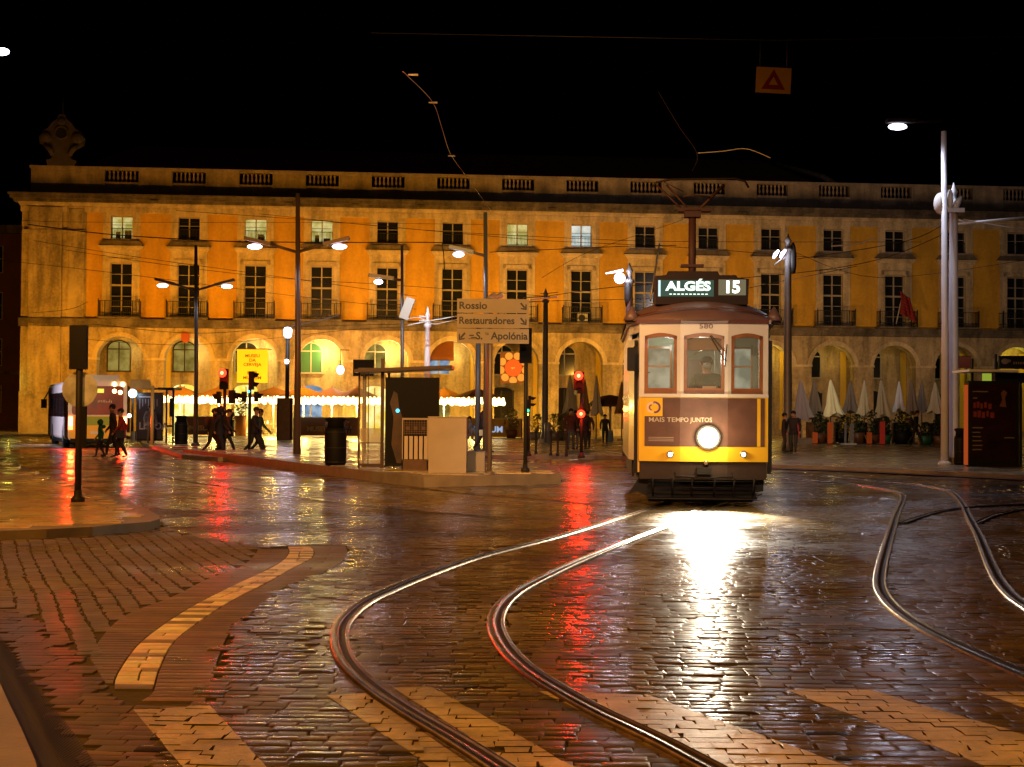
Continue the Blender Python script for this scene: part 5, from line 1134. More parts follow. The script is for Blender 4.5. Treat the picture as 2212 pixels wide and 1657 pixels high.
# ================================================================== city bus
b = at(146, 968, 0); bus = thing('city_bus', b, 'yellow and white city bus seen from behind with red tail lights at the left', 'bus', rz=R(21))
M_by = mat('bus_yellow', (.75,.42,.03), .3, coat=.5); M_bw = mat('bus_white', (.62,.58,.60), .3, coat=.5, noise=.12); M_bg = mat('bus_glass', (.012,.008,.01), .08)
M_adr = mat('rear_advert_red', (.20,.006,.004), .35, noise=.75, nscale=1.6)
BWd, BL, BH = 2.5, 11.5, 3.0
def rrect(x0, x1, z0, z1, r_, n=4):
    pts = []
    for (cx__, cz, a0) in ((x1-r_, z0+r_, -90), (x1-r_, z1-r_, 0), (x0+r_, z1-r_, 90), (x0+r_, z0+r_, 180)):
        for i in range(n+1): a = R(a0+90*i/n); pts.append((cx__+r_*math.cos(a), cz+r_*math.sin(a)))
    return pts
q = MB(); q.xprism(rrect(0, BWd, .32, BH-.05, .18), 0, BL); bb = q.build('body', M_bw, bus)
q = MB(); q.xprism(rrect(.06, BWd-.06, .42, 1.42, .06), -.035, -.002); q.build('rear_panel', M_by, bus)
q = MB(); q.xprism(rrect(.16, BWd-.16, 1.46, 2.72, .12), -.03, -.002); rw = q.build('rear_window', M_adr, bus)
q = MB(); q.box(.95, 1.5, -.045, -.032, 2.42, 2.60); q.build('number_display', emat('yellow_led', (1,.8,.1), 1.2), rw)
q = MB(); rs = random.Random(3)
for i in range(9): q.box(1.25+i*.07, 1.28+i*.07, -.04, -.031, 2.0, 2.06+.08*rs.random())
q.build('advert_script', mat('pale_script', (.5,.4,.3), .6), rw)
q = MB(); q.box(.72, 1.85, -.05, -.036, 1.0, 1.38); q.build('green_strip', mat('green_advert', (.22,.30,.02), .6), bus)
q = MB(); q.box(.95, 1.55, -.06, -.036, .62, .74); q.build('number_plate', M_bw, bus)
q = MB(); q.box(.3, 2.2, .4, 4.0, 2.95, 3.22); q.box(.5, 2.0, 5.0, 7.5, 2.95, 3.15); q.build('roof_unit', M_bw, bus)
E_tail = emat('tail_lamp', (1,.10,.03), 14); E_tailc = emat('tail_lamp_core', (1,.6,.2), 12)
for x in (.04, 2.34):
    q = MB(); q.box(x-.02, x+.16, -.06, -.036, .80, 1.40, 0); q.box(x, x+.14, -.07, -.06, .98, 1.34, 1); q.build('tail_light', [E_tail, E_tailc], bus)
    lamp('SPOT', 'tail_light', b+Matrix.Rotation(R(21),3,'Z') @ Vector((x+.07,-.15,1.1)), 1100, (1,.02,.003), .1, spot_size=R(140), spot_blend=.5, aim=b+Matrix.Rotation(R(21),3,'Z') @ Vector((x+.07,-6,.3)))
for (x, z) in ((.35,2.82),(1.95,2.80),(2.3,2.80),(2.2,2.45),(1.95,2.5)): q = MB(); q.ball((x,-.05,z), .095, 8, sy=.5); q.build('marker_light', E_tailc, bus)
for x0_, x1_ in ((-.012,-.001),(BWd+.001,BWd+.012)):
    q = MB(); [q.box(x0_, x1_, .9+i*1.75, 2.5+i*1.75, 1.35, 2.45) for i in range(6)]; q.build('side_window', M_bg, bus)

for y in (2.6, 8.6):
    for x in (.0, BWd-.28):
        q = MB(); q.lathe((0,0,0), [(.5,0),(.5,.28)], 20); q.xf(Matrix.Translation((x,y,.5)) @ Matrix.Rotation(R(90),4,'Y')); wl = q.build('wheel', M_black, bus); q = MB(); q.lathe((0,0,0), [(.26,0),(.26,.30)], 14); q.xf(Matrix.Translation((x-.01,y,.5)) @ Matrix.Rotation(R(90),4,'Y')); q.build('rim', M_pole, wl)
q = MB(); q.box(.1, BWd-.1, .3, BL-.3, .18, .34); q.box(.1, BWd-.1, -.02, .02, .25, .45); q.build('underframe', M_black, bus)
q = MB(); q.box(-.35, -.08, BL-.1, BL+.1, 1.75, 2.2); q.tube([(-.2,BL,2.2),(0,BL-.2,2.6)], .03, 6); q.build('mirror', M_black, bus)
lamp('POINT', 'brake_glow', b+Matrix.Rotation(R(21),3,'Z') @ Vector((1.2,-.9,2.4)), 8, (1,.07,.01), .3)
lamp('SPOT', 'bus_side_fill', b+Vector((-6.0,1,2.2)), 3000, (.95,.85,1), .3, spot_size=R(70), spot_blend=.6, aim=b+Vector((-1.2,5,1.3)))  # added unseen spot that brightens the bus side
# ================================================================== people
M_skin = mat('skin', (.42,.24,.15), .55); M_shoe = mat('dark_shoe', (.015,.012,.012), .5)
CM = {}
def cm(c): 
    if c not in CM: CM[c] = mat('cloth_%d' % len(CM), c, .8, noise=.2, nscale=8)
    return CM[c]
def person(base, H, heading, jacket, trousers, label, pose='walk', hair=(.02,.012,.008), coat=0.0, hairlen=0, ph=1, group=None, arms=None, bag=None, hood=False):
    s = H/1.76; st = {'walk':.30, 'stand':.05, 'sit':.0, 'step':.18}[pose]*ph
    # joints in a frame where -Y is forward
    V = {}; pz = .93
    V['pel'] = (0,0,pz); V['wst'] = (0,-.01,1.10); V['che'] = (0,-.02 if pose != 'walk' else -.05,1.32); V['nk'] = (0,-.03 if pose != 'walk' else -.07,1.49)
    hx = -.04 if pose != 'walk' else -.09
    V['hd'] = (0,hx,1.58); V['hc'] = (0,hx-.01,1.67); V['ht'] = (0,hx+.005,1.74)
    for sd, sg in (('L',-1),('R',1)):
        f = st*sg; V['hip'+sd] = (sg*.09,0,pz-.04)
        if pose == 'sit': V['kn'+sd] = (sg*.11,-.42,.92); V['an'+sd] = (sg*.12,-.42,.50); V['to'+sd] = (sg*.12,-.60,.46)
        else:
            kf = -f*.55-(.10 if f < 0 else .02); V['kn'+sd] = (sg*.09, kf, .50)
            V['an'+sd] = (sg*.09, -f, .09+(.10 if f < -.2 else 0)); V['to'+sd] = (sg*.10, -f-.17, .035+(.02 if f < -.2 else 0))
        V['sh'+sd] = (sg*.18, V['che'][1], 1.42)
        if arms == 'front' or pose == 'sit': V['el'+sd] = (sg*.25,-.10,1.16); V['wr'+sd] = (sg*.16,-.36,1.14); V['ha'+sd] = (sg*.13,-.45,1.14)
        else: V['el'+sd] = (sg*.25, f*.5+.03, 1.14); V['wr'+sd] = (sg*.25, f*.9-.08, .90); V['ha'+sd] = (sg*.24, f*.95-.11, .81)
    E_ = [('pel','wst'),('wst','che'),('che','nk'),('nk','hd'),('hd','hc'),('hc','ht')]
    for sd in 'LR': E_ += [('pel','hip'+sd),('hip'+sd,'kn'+sd),('kn'+sd,'an'+sd),('an'+sd,'to'+sd),('che','sh'+sd),('sh'+sd,'el'+sd),('el'+sd,'wr'+sd),('wr'+sd,'ha'+sd)]
    rad = {'pel':.135,'wst':.125,'che':.15,'nk':.058,'hd':.075,'hc':.098,'ht':.07}
    rd2 = {'hip':.095+.04*coat,'kn':.062+.05*coat,'an':.042,'to':.035,'sh':.075,'el':.052,'wr':.034,'ha':.036}
    names = list(V); me = bpy.data.meshes.new('person'); me.from_pydata([V[n] for n in names], [(names.index(a), names.index(b_)) for a, b_ in E_], [])
    ob = bpy.data.objects.new('person', me); C.objects.link(ob)
    md = ob.modifiers.new('skin', 'SKIN'); ob.modifiers.new('sub', 'SUBSURF').levels = 1
    sv = me.skin_vertices[0].data
    for i, n in enumerate(names):
        r_ = rad.get(n) or rd2[n[:2] if n[:3] != 'hip' else 'hip']
        if n in ('pel','wst','che'): sv[i].radius = (r_*1.1, r_*.85)
        else: sv[i].radius = (r_, r_)
        if n == 'pel': sv[i].use_root = True
    dg = bpy.context.evaluated_depsgraph_get(); m2 = bpy.data.meshes.new_from_object(ob.evaluated_get(dg)); bpy.data.objects.remove(ob)
    m2.materials.clear()
    for m_ in (cm(jacket), cm(trousers), M_skin, M_shoe): m2.materials.append(m_)
    segs = [(Vector(V[a]), Vector(V[b_]), a, b_) for a, b_ in E_]
    for p in m2.polygons:
        c = p.center; best = min(segs, key=lambda S: (c-(S[0]+(S[1]-S[0])*min(max((c-S[0]).dot(S[1]-S[0])/max((S[1]-S[0]).length_squared,1e-6),0),1))).length)
        a = best[3][:2]; lim = .86-.42*coat
        mi = 0
        if a in ('hd','hc','ht') : mi = 2
        elif a == 'ha': mi = 2
        elif a == 'to': mi = 3
        elif a in ('kn','an','hi') or best[3][:3] == 'hip': mi = 1 if c.z < lim or pose == 'sit' else 0
        p.material_index = mi; p.use_smooth = True
    o = thing('person', base, label, 'person', rz=heading, group=group); o.scale = (s*1.14,s*1.14,s)
    bo = bpy.data.objects.new('body', m2); C.objects.link(bo); bo.parent = o
    q = MB(); hc = Vector(V['hc']); q.ball(hc+Vector((0,.020,.03)), .102, 12, sz=1.02); 
    if hairlen: q.tube([hc+Vector((0,.05,.02)), hc+Vector((0,.10,-.18)), hc+Vector((0,.10,-.18-hairlen))], [.10,.11,.06], 8)
    q.build('hair', cm(hair), o)
    q = MB(); q.ball(hc+Vector((0,-.104,-.012)), .02, 6, sz=1.4)
    for sx in (-1,1): q.ball(hc+Vector((sx*.102,.0,-.01)), .025, 6, sx=.5)
    q.build('face', M_skin, o)
    if bag:
        q = MB()
        if bag == 'pack': q.ball((0,.19,1.24), .17, 10, sz=1.35, sy=.6)
        else: q.box(.24,.40,-.16,.12,.72,1.0); q.tube([(.30,-.12,.98),(.05,-.02,1.45),(.30,.08,.98)], .012, 5)
        q.build('backpack' if bag == 'pack' else 'shoulder_bag', cm((.05,.03,.025) if bag == 'pack' else (.03,.03,.05)), o)
    if hood:
        q = MB(); q.ball(hc+Vector((0,.03,.0)), .135, 10, sz=1.15, sy=.95); q.ball((0,.06,1.47), .15, 10, sz=.6); q.build('hood', cm(jacket), o)
    if coat:
        q = MB(); q.lathe((0,0,0), [(.20,.93-.42*coat),(.175,.85),(.155,1.02)], 12, sy=.8); q.build('coat_skirt', cm(jacket), o)
    return o
DK = (.022,.018,.018)
def walkers(L):
    for (x, y, z, top, hd, jk, tr_, lb, kw) in L:
        b = at(x, y, z); H = P(x, top, b.y).z-z; person(b, H, R(hd), jk, tr_, lb, **kw)
LFT, RGT = -90, 90    # -Y forward rotated: -90 faces image left
walkers([(217,989,.0,908,-80,(.01,.12,.035),DK,'person in green jacket walking in the road behind the bus',dict(pose='step',hood=True)),
 (244,987,.0,875,-85,(.03,.012,.012),DK,'person in dark clothes walking between the green jacket and the red coat',dict(pose='step')),
 (262,989,.0,884,-80,(.30,.02,.012),DK,'person in red coat walking just right of the green jacket',dict(pose='step',coat=.5,ph=-1,bag='side')),
 (324,958,.14,876,30,(.22,.20,.22),(.10,.07,.06),'person in pale grey shirt waiting inside the left bus shelter',dict(pose='stand')),
 (457,986,.0,884,85,(.030,.020,.016),(.03,.02,.018),'leftmost of three dark walkers below the red signal, leaning forward',dict(pose='walk',bag='pack')),
 (473,987,.0,880,85,DK,DK,'middle of three dark walkers below the red signal, in a long coat',dict(pose='step',coat=.4,ph=-1,hood=True)),
 (488,986,.0,885,95,(.035,.022,.015),(.02,.02,.02),'rightmost of three dark walkers below the red signal',dict(pose='walk',ph=1)),
 (547,986,.0,881,85,(.02,.016,.014),DK,'dark clad person striding right before the yellow banner',dict(pose='walk',bag='side',coat=.2)),
 (557,985,.0,885,85,(.05,.09,.07),(.03,.05,.045),'person in greenish clothes half behind the striding dark figure',dict(pose='walk',ph=-1)),
 (1040,978,.14,888,70,(.018,.014,.014),DK,'long haired woman in black walking by the sign post with a cream bag',dict(pose='walk',hair=(.06,.02,.012),hairlen=.25,coat=.4)),
 (1017,966,.14,900,-80,(.30,.28,.32),(.22,.20,.22),'pale blurred person walking left behind the woman in black',dict(pose='walk',ph=-1)),
 (1232,972,.14,884,10,(.10,.02,.018),(.08,.08,.11),'person at the left of the group waiting behind the red signals',dict(pose='stand')),
 (1243,971,.14,888,-20,(.06,.03,.03),(.14,.12,.14),'second person of the group waiting behind the red signals',dict(pose='stand')),
 (1259,972,.14,884,15,(.05,.012,.012),DK,'dark coated person directly behind the signal pole in the waiting group',dict(pose='stand',coat=.4)),
 (1268,971,.14,889,-15,(.09,.03,.022),(.06,.03,.02),'person at the right of the group waiting behind the red signals',dict(pose='stand')),
 (1306,959,.14,896,0,DK,DK,'dark figure standing under the folded parasols left of the tram',dict(pose='stand',coat=.3)),
 (1692,978,.14,893,80,(.035,.022,.018),(.05,.03,.02),'person in dark jacket between the tram and the thick mast',dict(pose='stand')),
 (1713,978,.14,889,-20,(.035,.026,.030),(.05,.055,.04),'person in dark jacket standing right of the thick mast',dict(pose='stand',coat=.3)),
 (1976,965,.14,888,60,(.014,.012,.012),(.016,.015,.016),'dark clad man walking past the planters at right',dict(pose='walk',bag='pack')),
 (709,949,.14,905,0,(.25,.30,.38),DK,'seated diner in pale blue shirt behind the tall brown lamp pole',dict(pose='sit',arms='front')),
 (751,949,.14,907,20,(.18,.08,.04),DK,'seated diner in rust brown behind the lettered screen',dict(pose='sit',arms='front')),
 (941,949,.14,906,-20,(.12,.05,.04),DK,'seated diner glimpsed right of the dark poster',dict(pose='sit',arms='front'))])
b = at(1043, 978, .14)+Vector((.02,-.30,.78)); o = thing('handbag', b, 'small cream handbag held by the woman in black', 'handbag'); q = MB(); q.xprism(rrect(-.17,.17,-.13,.10,.03), -.05, .05); q.build('bag', mat('cream_leather', (.60,.58,.30), .5), o); q = MB(); q.tube([(-.12,0,.1),(-.08,0,.3),(.08,0,.3),(.12,0,.1)], .01, 6); q.build('strap', M_black, o)
b = at(1316, 955, .14); o = thing('shopping_bag', b, 'pale blue bag on the ground beside the dark standing figure', 'bag'); q = MB(); q.xprism(rrect(-.2,.2,0,.62,.08), -.12, .12); q.build('bag', mat('blue_bag', (.12,.2,.26), .6), o); q = MB(); q.tube([(-.1,0,.6),(0,0,.8),(.1,0,.6)], .012, 6); q.build('strap', M_black, o)

lamp('SPOT', 'terrace_fill', P(1775, 700, 76), 420, (1,.84,.50), .15, spot_size=R(40), spot_blend=.8, aim=P(1795, 860, 83))  # added unseen spots brightening the folded parasols on the right
lamp('SPOT', 'terrace_fill', P(1700, 560, 70), 800, (1,.80,.60), .15, spot_size=R(60), spot_blend=.8, aim=P(1850, 870, 84))

lamp('SPOT', 'bus_rear_fill', b+Vector((1.5,-9,6)) if False else P(220, 700, 55), 3200, (1,.72,.35), .2, spot_size=R(40), spot_blend=.8, aim=P(215, 900, 63))  # added unseen spot that brightens the bus rear
# ================================================================== tram
TB = Vector((3.40, 27.05, 0)); TYAW = R(-3.2)
tram = thing('tram', TB, 'old yellow and white tram number 580 with blazing headlight and route 15 board', 'tram', rz=TYAW)
M_ty = mat('tram_yellow', (.80,.47,.025), .30, coat=.6, noise=.12, nscale=2); M_tw = mat('tram_cream', (.64,.60,.58), .32, coat=.5, noise=.12, nscale=2)
M_tr = mat('tram_roof_brown', (.15,.085,.078), .42, noise=.3, nscale=2.5, bump=.1); M_tb = mat('tram_black', (.012,.009,.008), .6, spec=.2, noise=.3, nscale=5)
M_two = mat('varnished_wood', (.27,.10,.035), .35, coat=.4, noise=.3, nscale=5); M_mar = mat('maroon_gutter', (.10,.030,.026), .35)
M_tin = mat('tram_interior', (.42,.40,.32), .6); M_tgl = mat('tram_glass', (.5,.55,.5), .04, alpha=.13, spec=.8)
M_adp = mat('advert_brown', (.12,.055,.042), .35, noise=.35, nscale=4, coat=.3)
PF = [(-1.14,.13),(-.42,.0),(.42,.0),(1.14,.13)]
HW = 1.30; YV = 1.25; YR = 7.2; YE = 8.4
plan = PF+[(HW,YV),(HW,YR),(1.14,YE-.25),(-1.14,YE-.25),(-HW,YR),(-HW,YV)]
def shell(z0, z1, m, name, off=0.0, parent=tram, seg=None, th=.05, pl=plan):
    q = MB(); n = len(pl)
    for i in (range(n) if seg is None else seg):
        a, b_ = Vector((*pl[i],0)), Vector((*pl[(i+1)%n],0)); t = (b_-a).normalized(); nn = Vector((t.y,-t.x,0))
        o0, o1 = nn*off, nn*(off-th); q_ = [a+o0, b_+o0, b_+o1, a+o1]
        q.prism([(p.x,p.y) for p in q_], z0, z1)
    return q.build(name, m, parent)
# prism winding: plan order is ccw seen from above
shell(.82, 1.96, M_ty, 'lower_panel', seg=[0,1,2,4,5,6,7,8])
for sg_ in (3, 9): shell(.82, 1.80, M_ty, 'door_lower', seg=[sg_]); shell(1.80, 3.02, M_tw, 'door_upper', seg=[sg_], off=0, th=.04)
shell(1.96, 2.02, M_tw, 'waist_moulding', off=.02, seg=[0,1,2,4,5,6,7,8], th=.07)
shell(3.12, 3.30, M_tw, 'header_panel', off=.0); shell(3.27, 3.34, M_mar, 'gutter', off=.05, th=.10)
# window posts and frames of the front (facet local coordinates)
def on_facet(i, u0, u1, z0, z1, d0, d1, m, name, parent=tram, mb=None):
    a, b_ = Vector((*plan[i],0)), Vector((*plan[(i+1)%len(plan)],0)); L = (b_-a).length; t = (b_-a).normalized(); nn = Vector((t.y,-t.x,0))
    q = mb or MB(); p = [a+t*u0+nn*d0, a+t*u1+nn*d0, a+t*u1+nn*d1, a+t*u0+nn*d1]
    pts = [(v.x, v.y) for v in p]
    ar = sum(pts[k][0]*pts[(k+1)%4][1]-pts[(k+1)%4][0]*pts[k][1] for k in range(4))
    q.prism(pts if ar > 0 else pts[::-1], z0, z1)
    return q if mb else q.build(name, m, parent)
Ls = [(Vector(plan[(i+1)%len(plan)])-Vector(plan[i])).length for i in range(len(plan))]
for i in (0,1,2):
    L = Ls[i]; e = (.09, .06) if i == 0 else ((.06,.06) if i == 1 else (.06,.09))
    q = MB(); on_facet(i, 0, e[0], 2.02, 3.12, -.05, .0, None, '', mb=q); on_facet(i, L-e[1], L, 2.02, 3.12, -.05, .0, None, '', mb=q)
    # arched head panel
    a, b_ = Vector((*plan[i],0)), Vector((*plan[i+1],0)); t = (b_-a).normalized(); nn = Vector((t.y,-t.x,0)); N = 10
    for k in range(N):
        u0, u1 = e[0]+(L-e[0]-e[1])*k/N, e[0]+(L-e[0]-e[1])*(k+1)/N
        zc = lambda u: 3.045+.055*math.sin(math.pi*(u-e[0])/(L-e[0]-e[1]))
        A_, B_ = a+t*u0, a+t*u1
        q.face([(A_.x,A_.y,zc(u0)),(B_.x,B_.y,zc(u1)),(B_.x,B_.y,3.12),(A_.x,A_.y,3.12)])
    q.build('window_post', M_tw, tram)
    w0, w1 = e[0]+.005, L-e[1]-.005; q = MB(); f_ = .055
    on_facet(i, w0, w0+f_, 2.03, 3.06, -.045, -.01, None, '', mb=q); on_facet(i, w1-f_, w1, 2.03, 3.06, -.045, -.01, None, '', mb=q); on_facet(i, w0+f_, w1-f_, 2.03, 2.12, -.045, -.01, None, '', mb=q)
    for k in range(8):
        u0, u1 = w0+(w1-w0)*k/8, w0+(w1-w0)*(k+1)/8; zc = 3.0+.05*math.sin(math.pi*(k+.5)/8); on_facet(i, u0, u1, zc-.02, zc+.07, -.045, -.01, None, '', mb=q)
    wf = q.build('window_frame', M_two, tram); on_facet(i, w0+f_, w1-f_, 2.12, 3.02, -.035, -.03, M_tgl, 'pane', wf)
# side windows
for i in (4, 8):
    q = MB(); L = Ls[i]; n = 8
    for k in range(n+1): u = L*k/n; on_facet(i, max(u-.05,0), min(u+.05,L), 2.02, 3.12, -.05, 0, None, '', mb=q)
    on_facet(i, 0, L, 2.95, 3.12, -.045, -.005, None, '', mb=q); q.build('window_post', M_tw, tram)
    q = MB(); on_facet(i, .02, L-.02, 2.05, 2.1, -.045, -.01, None, '', mb=q); on_facet(i, .02, L-.02, 2.5, 2.54, -.045, -.01, None, '', mb=q); wf = q.build('window_frame', M_two, tram); on_facet(i, .02, L-.02, 2.1, 2.95, -.03, -.025, M_tgl, 'pane', wf)
shell(2.02, 3.12, M_tw, 'rear_panel', seg=[5,6,7])
# doors: dark edge posts
for sx in (-1, 1):
    q = MB(); q.box(sx*1.19-.035, sx*1.19+.035, .27, .36, .60, 2.98); q.build('door_edge', M_tb, tram)
q = MB(); q.box(-1.16,-1.08,.22,.30,.62,1.9); q.build('corner_post', M_ty, tram)
# roof
q = MB(); NX, NY = 24, 26; grid = []
for j in range(NY+1):
    row = []
    for i in range(NX+1):
        x = -1+2*i/NX; yf_ = -.10+.36*x*x; yb_ = YE-.15-.36*x*x
        s = j/NY; s = .5-.5*math.cos(math.pi*s); y = yf_+(yb_-yf_)*s; e_ = min((y-yf_), (yb_-y))
        z = 3.32+.46*(max(0,1-x*x))**.55*min(1, max(0,e_)/.95)**.42
        row.append((x*(1.24+.14*min(1,max(0,min(y, YE-y))/1.2)), y, z))
    grid.append(row)
for j in range(NY):
    for i in range(NX): q.face([grid[j][i], grid[j][i+1], grid[j+1][i+1], grid[j+1][i]], 0, True)
me_r = q.build('roof', M_tr, tram)
bmv = me_r.data
import bmesh
bm = bmesh.new(); bm.from_mesh(bmv); bmesh.ops.remove_doubles(bm, verts=bm.verts, dist=.0005); bm.to_mesh(bmv); bm.free()
q = MB(); q.tube([(-1.15,.24,3.42),(-.8,.06,3.50),(-.3,-.02,3.545),(.3,-.02,3.545),(.8,.06,3.50),(1.15,.24,3.42)], .012, 6); q.build('roof_seam', M_mar, tram)
for sx in (-1, 1):
    q = MB(); q.prism([(sx*1.40,.5),(sx*1.12,.22),(sx*1.10,.55)] if sx > 0 else [(sx*1.10,.55),(sx*1.12,.22),(sx*1.40,.5)], 3.30, 3.36); q.lathe((sx*1.27,.42,3.34), [(.16,0),(.10,.12),(.01,.26)], 8); q.build('roof_corner', M_tr, tram)

# monitor roof and destination box
q = MB(); q.box(-.62,.62,1.6,6.9,3.62,3.96); q.build('clerestory', M_tr, tram)
q = MB(); q.xprism([(-.84,3.64),(.81,3.64),(.83,4.10),(.62,4.13),(.60,4.17),(.30,4.17),(.27,4.24),(-.62,4.24),(-.66,4.17),(-.86,4.15)], .48, 1.25); db = q.build('destination_box', mat('box_brown', (.022,.013,.011), .6, noise=.2, spec=.12), tram)
zy = lambda y: 1.65+(896.2-y)/120.2; xq = lambda x: (x-1520)/120.2
E_dark = emat('board_glow_green', (.10,.17,.12), .55); E_dim = emat('board_glow_warm', (.30,.25,.14), .6); E_let = emat('board_letters', (.85,1,.82), 1.9); E_let2 = emat('board_numbers', (1,.98,.86), 2.6)
q = MB(); q.box(xq(1426), xq(1544), .465, .478, zy(640), zy(604.5)); pn = q.build('destination_panel', E_dark, db)
text('lettering', 'ALGÉS', .225, E_let, pn, (xq(1489), .46, zy(618.5)), bold=.009, sx=1.24)
q = MB()
for i in range(10): q.box(xq(1448+i*8.6), xq(1453.5+i*8.6), .458, .463, zy(636), zy(634))
q.build('half_hidden_row', E_let, pn); q = MB(); q.box(xq(1424), xq(1429), .455, .463, zy(640), zy(605)); q.build('panel_edge_light', emat('edge_glow', (.6,.8,.8), 1.3), pn)
q = MB(); q.box(xq(1554), xq(1613), .465, .478, zy(637), zy(603)); pn = q.build('number_panel', E_dim, db)
text('lettering', '15', .30, E_let2, pn, (xq(1583), .46, zy(620.5)), bold=.011, sx=1.0)
q = MB(); q.xprism([(xq(1572), zy(612.5)), (xq(1577), zy(607.5)), (xq(1578), zy(611.5)), (xq(1573), zy(616))], .455, .463); q.build('numeral_flag', E_let2, pn)
# front dash: advertising panels following the facets
for i in (0,1,2):
    L = Ls[i]; on_facet(i, .10 if i == 0 else .0, L if i < 2 else L-.0-.06, 1.085, 1.945, .001, .008, M_adp, 'advert_panel')
on_facet(0, .10, .42, 1.62, 1.945, .009, .014, M_ty, 'advert_corner'); on_facet(2, Ls[2]-.20, Ls[2]-.14, 1.09, 1.94, .009, .014, M_ty, 'advert_stripe')
a, b_ = Vector((*plan[0],0)), Vector((*plan[1],0)); t = (b_-a).normalized(); nn = Vector((t.y,-t.x,0)); ang0 = math.atan2(t.y, t.x)
def ring(mb, c, r0_, r1_, a0, a1, mi):
    N = 14
    for k in range(N):
        A0, A1 = a0+(a1-a0)*k/N, a0+(a1-a0)*(k+1)/N
        P4 = [(r0_*math.cos(A0), r0_*math.sin(A0)), (r0_*math.cos(A1), r0_*math.sin(A1)), (r1_*math.cos(A1), r1_*math.sin(A1)), (r1_*math.cos(A0), r1_*math.sin(A0))]
        mb.face([tuple(c+t*p[0]+Vector((0,0,p[1]))) for p in P4], mi)
q = MB(); c = a+t*.235+nn*.017+Vector((0,0,1.775)); ring(q, c, .07, .10, R(40), R(290), 0); c2 = c+t*.05; ring(q, c2, .07, .105, R(-100), R(110), 1); ring(q, c+t*.0+nn*.001, .035, .055, R(100), R(260), 1)
q.build('ring_emblem', [mat('emblem_pale', (.65,.5,.45), .5), mat('emblem_violet', (.09,.02,.14), .5)], tram)
M_adt = mat('advert_text', (.45,.36,.30), .5)
p_ = a+t*.17+nn*.014; text('lettering', 'MAIS TEM', .115, M_adt, tram, (p_.x, p_.y, 1.555), rot=(R(90),0,ang0), align='LEFT', bold=.001, sx=1.17)
text('lettering', 'PO JUNTOS', .115, M_adt, tram, (-.41, -.014, 1.555), align='LEFT', bold=.001, sx=.92)
q = MB()
for i in range(3): c = a+t*.17+nn*.011; d = a+t*.62+nn*.011; q.face([tuple(c+Vector((0,0,1.18+i*.03))), tuple(d+Vector((0,0,1.18+i*.03))), tuple(d+Vector((0,0,1.187+i*.03))), tuple(c+Vector((0,0,1.187+i*.03)))])
q.build('advert_small_print', M_adt, tram)
text('fleet_number', '580', .12, mat('number_gold', (.12,.05,.02), .5), tram, (.03, -.012, 3.215), bold=.0, sx=1.4)
# lamps
hx, hz_ = .075, 1.25
q = MB(); q.lathe((0,0,0), [(.15,0),(.21,.06),(.205,.10),(.19,.10)], 28); q.xf(Matrix.Translation((hx,0,hz_)) @ Matrix.Rotation(R(90),4,'X')); hl = q.build('headlight', M_pole, tram)
q = MB(); q.ball((hx,-.11,hz_), .165, 24, sy=.3, mi=0); q.ball((hx,-.085,hz_), .185, 24, sy=.2, mi=1); q.ball((hx,-.06,hz_), .215, 24, sy=.15, mi=2); q.build('lens', [emat('headlight_bulb', (1,.98,.92), 60), emat('headlight_halo_inner', (1,.95,.80), 3), emat('headlight_halo_outer', (1,.80,.42), .9)], hl)  # two outer shells glow to stand for the headlight's halo
for x, z in ((-.59,.95),(.70,.96)):
    y = -.01 if abs(x) < .42 else (.13*(abs(x)-.42)/.72)-.012
    q = MB(); q.lathe((0,0,0), [(.055,0),(.062,.03),(.052,.035)], 16); q.xf(Matrix.Translation((x,y,z)) @ Matrix.Rotation(R(90),4,'X')); sl = q.build('side_lamp', M_steel, tram); q = MB(); q.ball((x,y-.03,z-.008), .045, 10, sy=.3); q.build('lens', emat('side_lamp_glow', (.85,.95,1), 5), sl)
q = MB(); q.ball((-1.36,1.1,1.745), .05, 8); q.build('indicator', E_amber, tram)
RT = Matrix.Rotation(TYAW,3,'Z'); TW = lambda x, y, z: TB+RT @ Vector((x,y,z))
lamp('SPOT', 'headlight_beam', TW(hx,-.22,hz_), 15000, (1,.90,.72), .14, spot_size=R(58), spot_blend=.8, aim=TW(hx,-2.2,-.1))
lamp('SPOT', 'headlight_spill', TW(hx,-.24,hz_), 280, (1,.84,.60), .14, spot_size=R(165), spot_blend=.5, aim=TW(hx,-10,.9))
lamp('POINT', 'headlight_halo_fill', TW(hx,-.36,hz_), 55, (1,.80,.42), .10)  # added light washing the dash, imitating the halo round the lamp
# skirt, lifeguard, running gear
shell(.50, .82, mat('skirt_brown', (.035,.02,.015), .6, noise=.3, spec=.2), 'skirt', off=-.06, seg=[0,1,2,4,5,6,7,8], th=.05)
q = MB(); q.face([(-.95,.55,.50),(.98,.55,.50),(.92,.25,.16),(-.98,.25,.16)]); q.face([(-.98,.25,.16),(.92,.25,.16),(.90,.6,.10),(-.95,.6,.10)]); q.box(-.9,.9,.6,.66,.1,.7); lg = q.build('lifeguard', M_tb, tram); lg.modifiers.new('s','SOLIDIFY').thickness = .02
q = MB(); q.xprism([(-1.05,.62),(-1.32,.22),(-1.15,.26),(-.95,.16),(-.8,.62)], .5, .56); q.build('step_bracket', M_tb, tram); q = MB(); q.xprism([(.85,.62),(1.12,.62),(1.10,.28),(.95,.26),(1.0,.13),(.82,.16)], .5, .56); q.build('step_bracket', M_tb, tram)
q = MB()
for x in (-.9,-.55,-.2,.2,.55,.9): q.tube([(x,.02,.52),(x*.98,.22,.20)], .018, 6)
for z in (.47,.36,.25): q.tube([(-.98,.05+(.5-z)*.6,z),(.96,.05+(.5-z)*.6,z)], .012, 6)
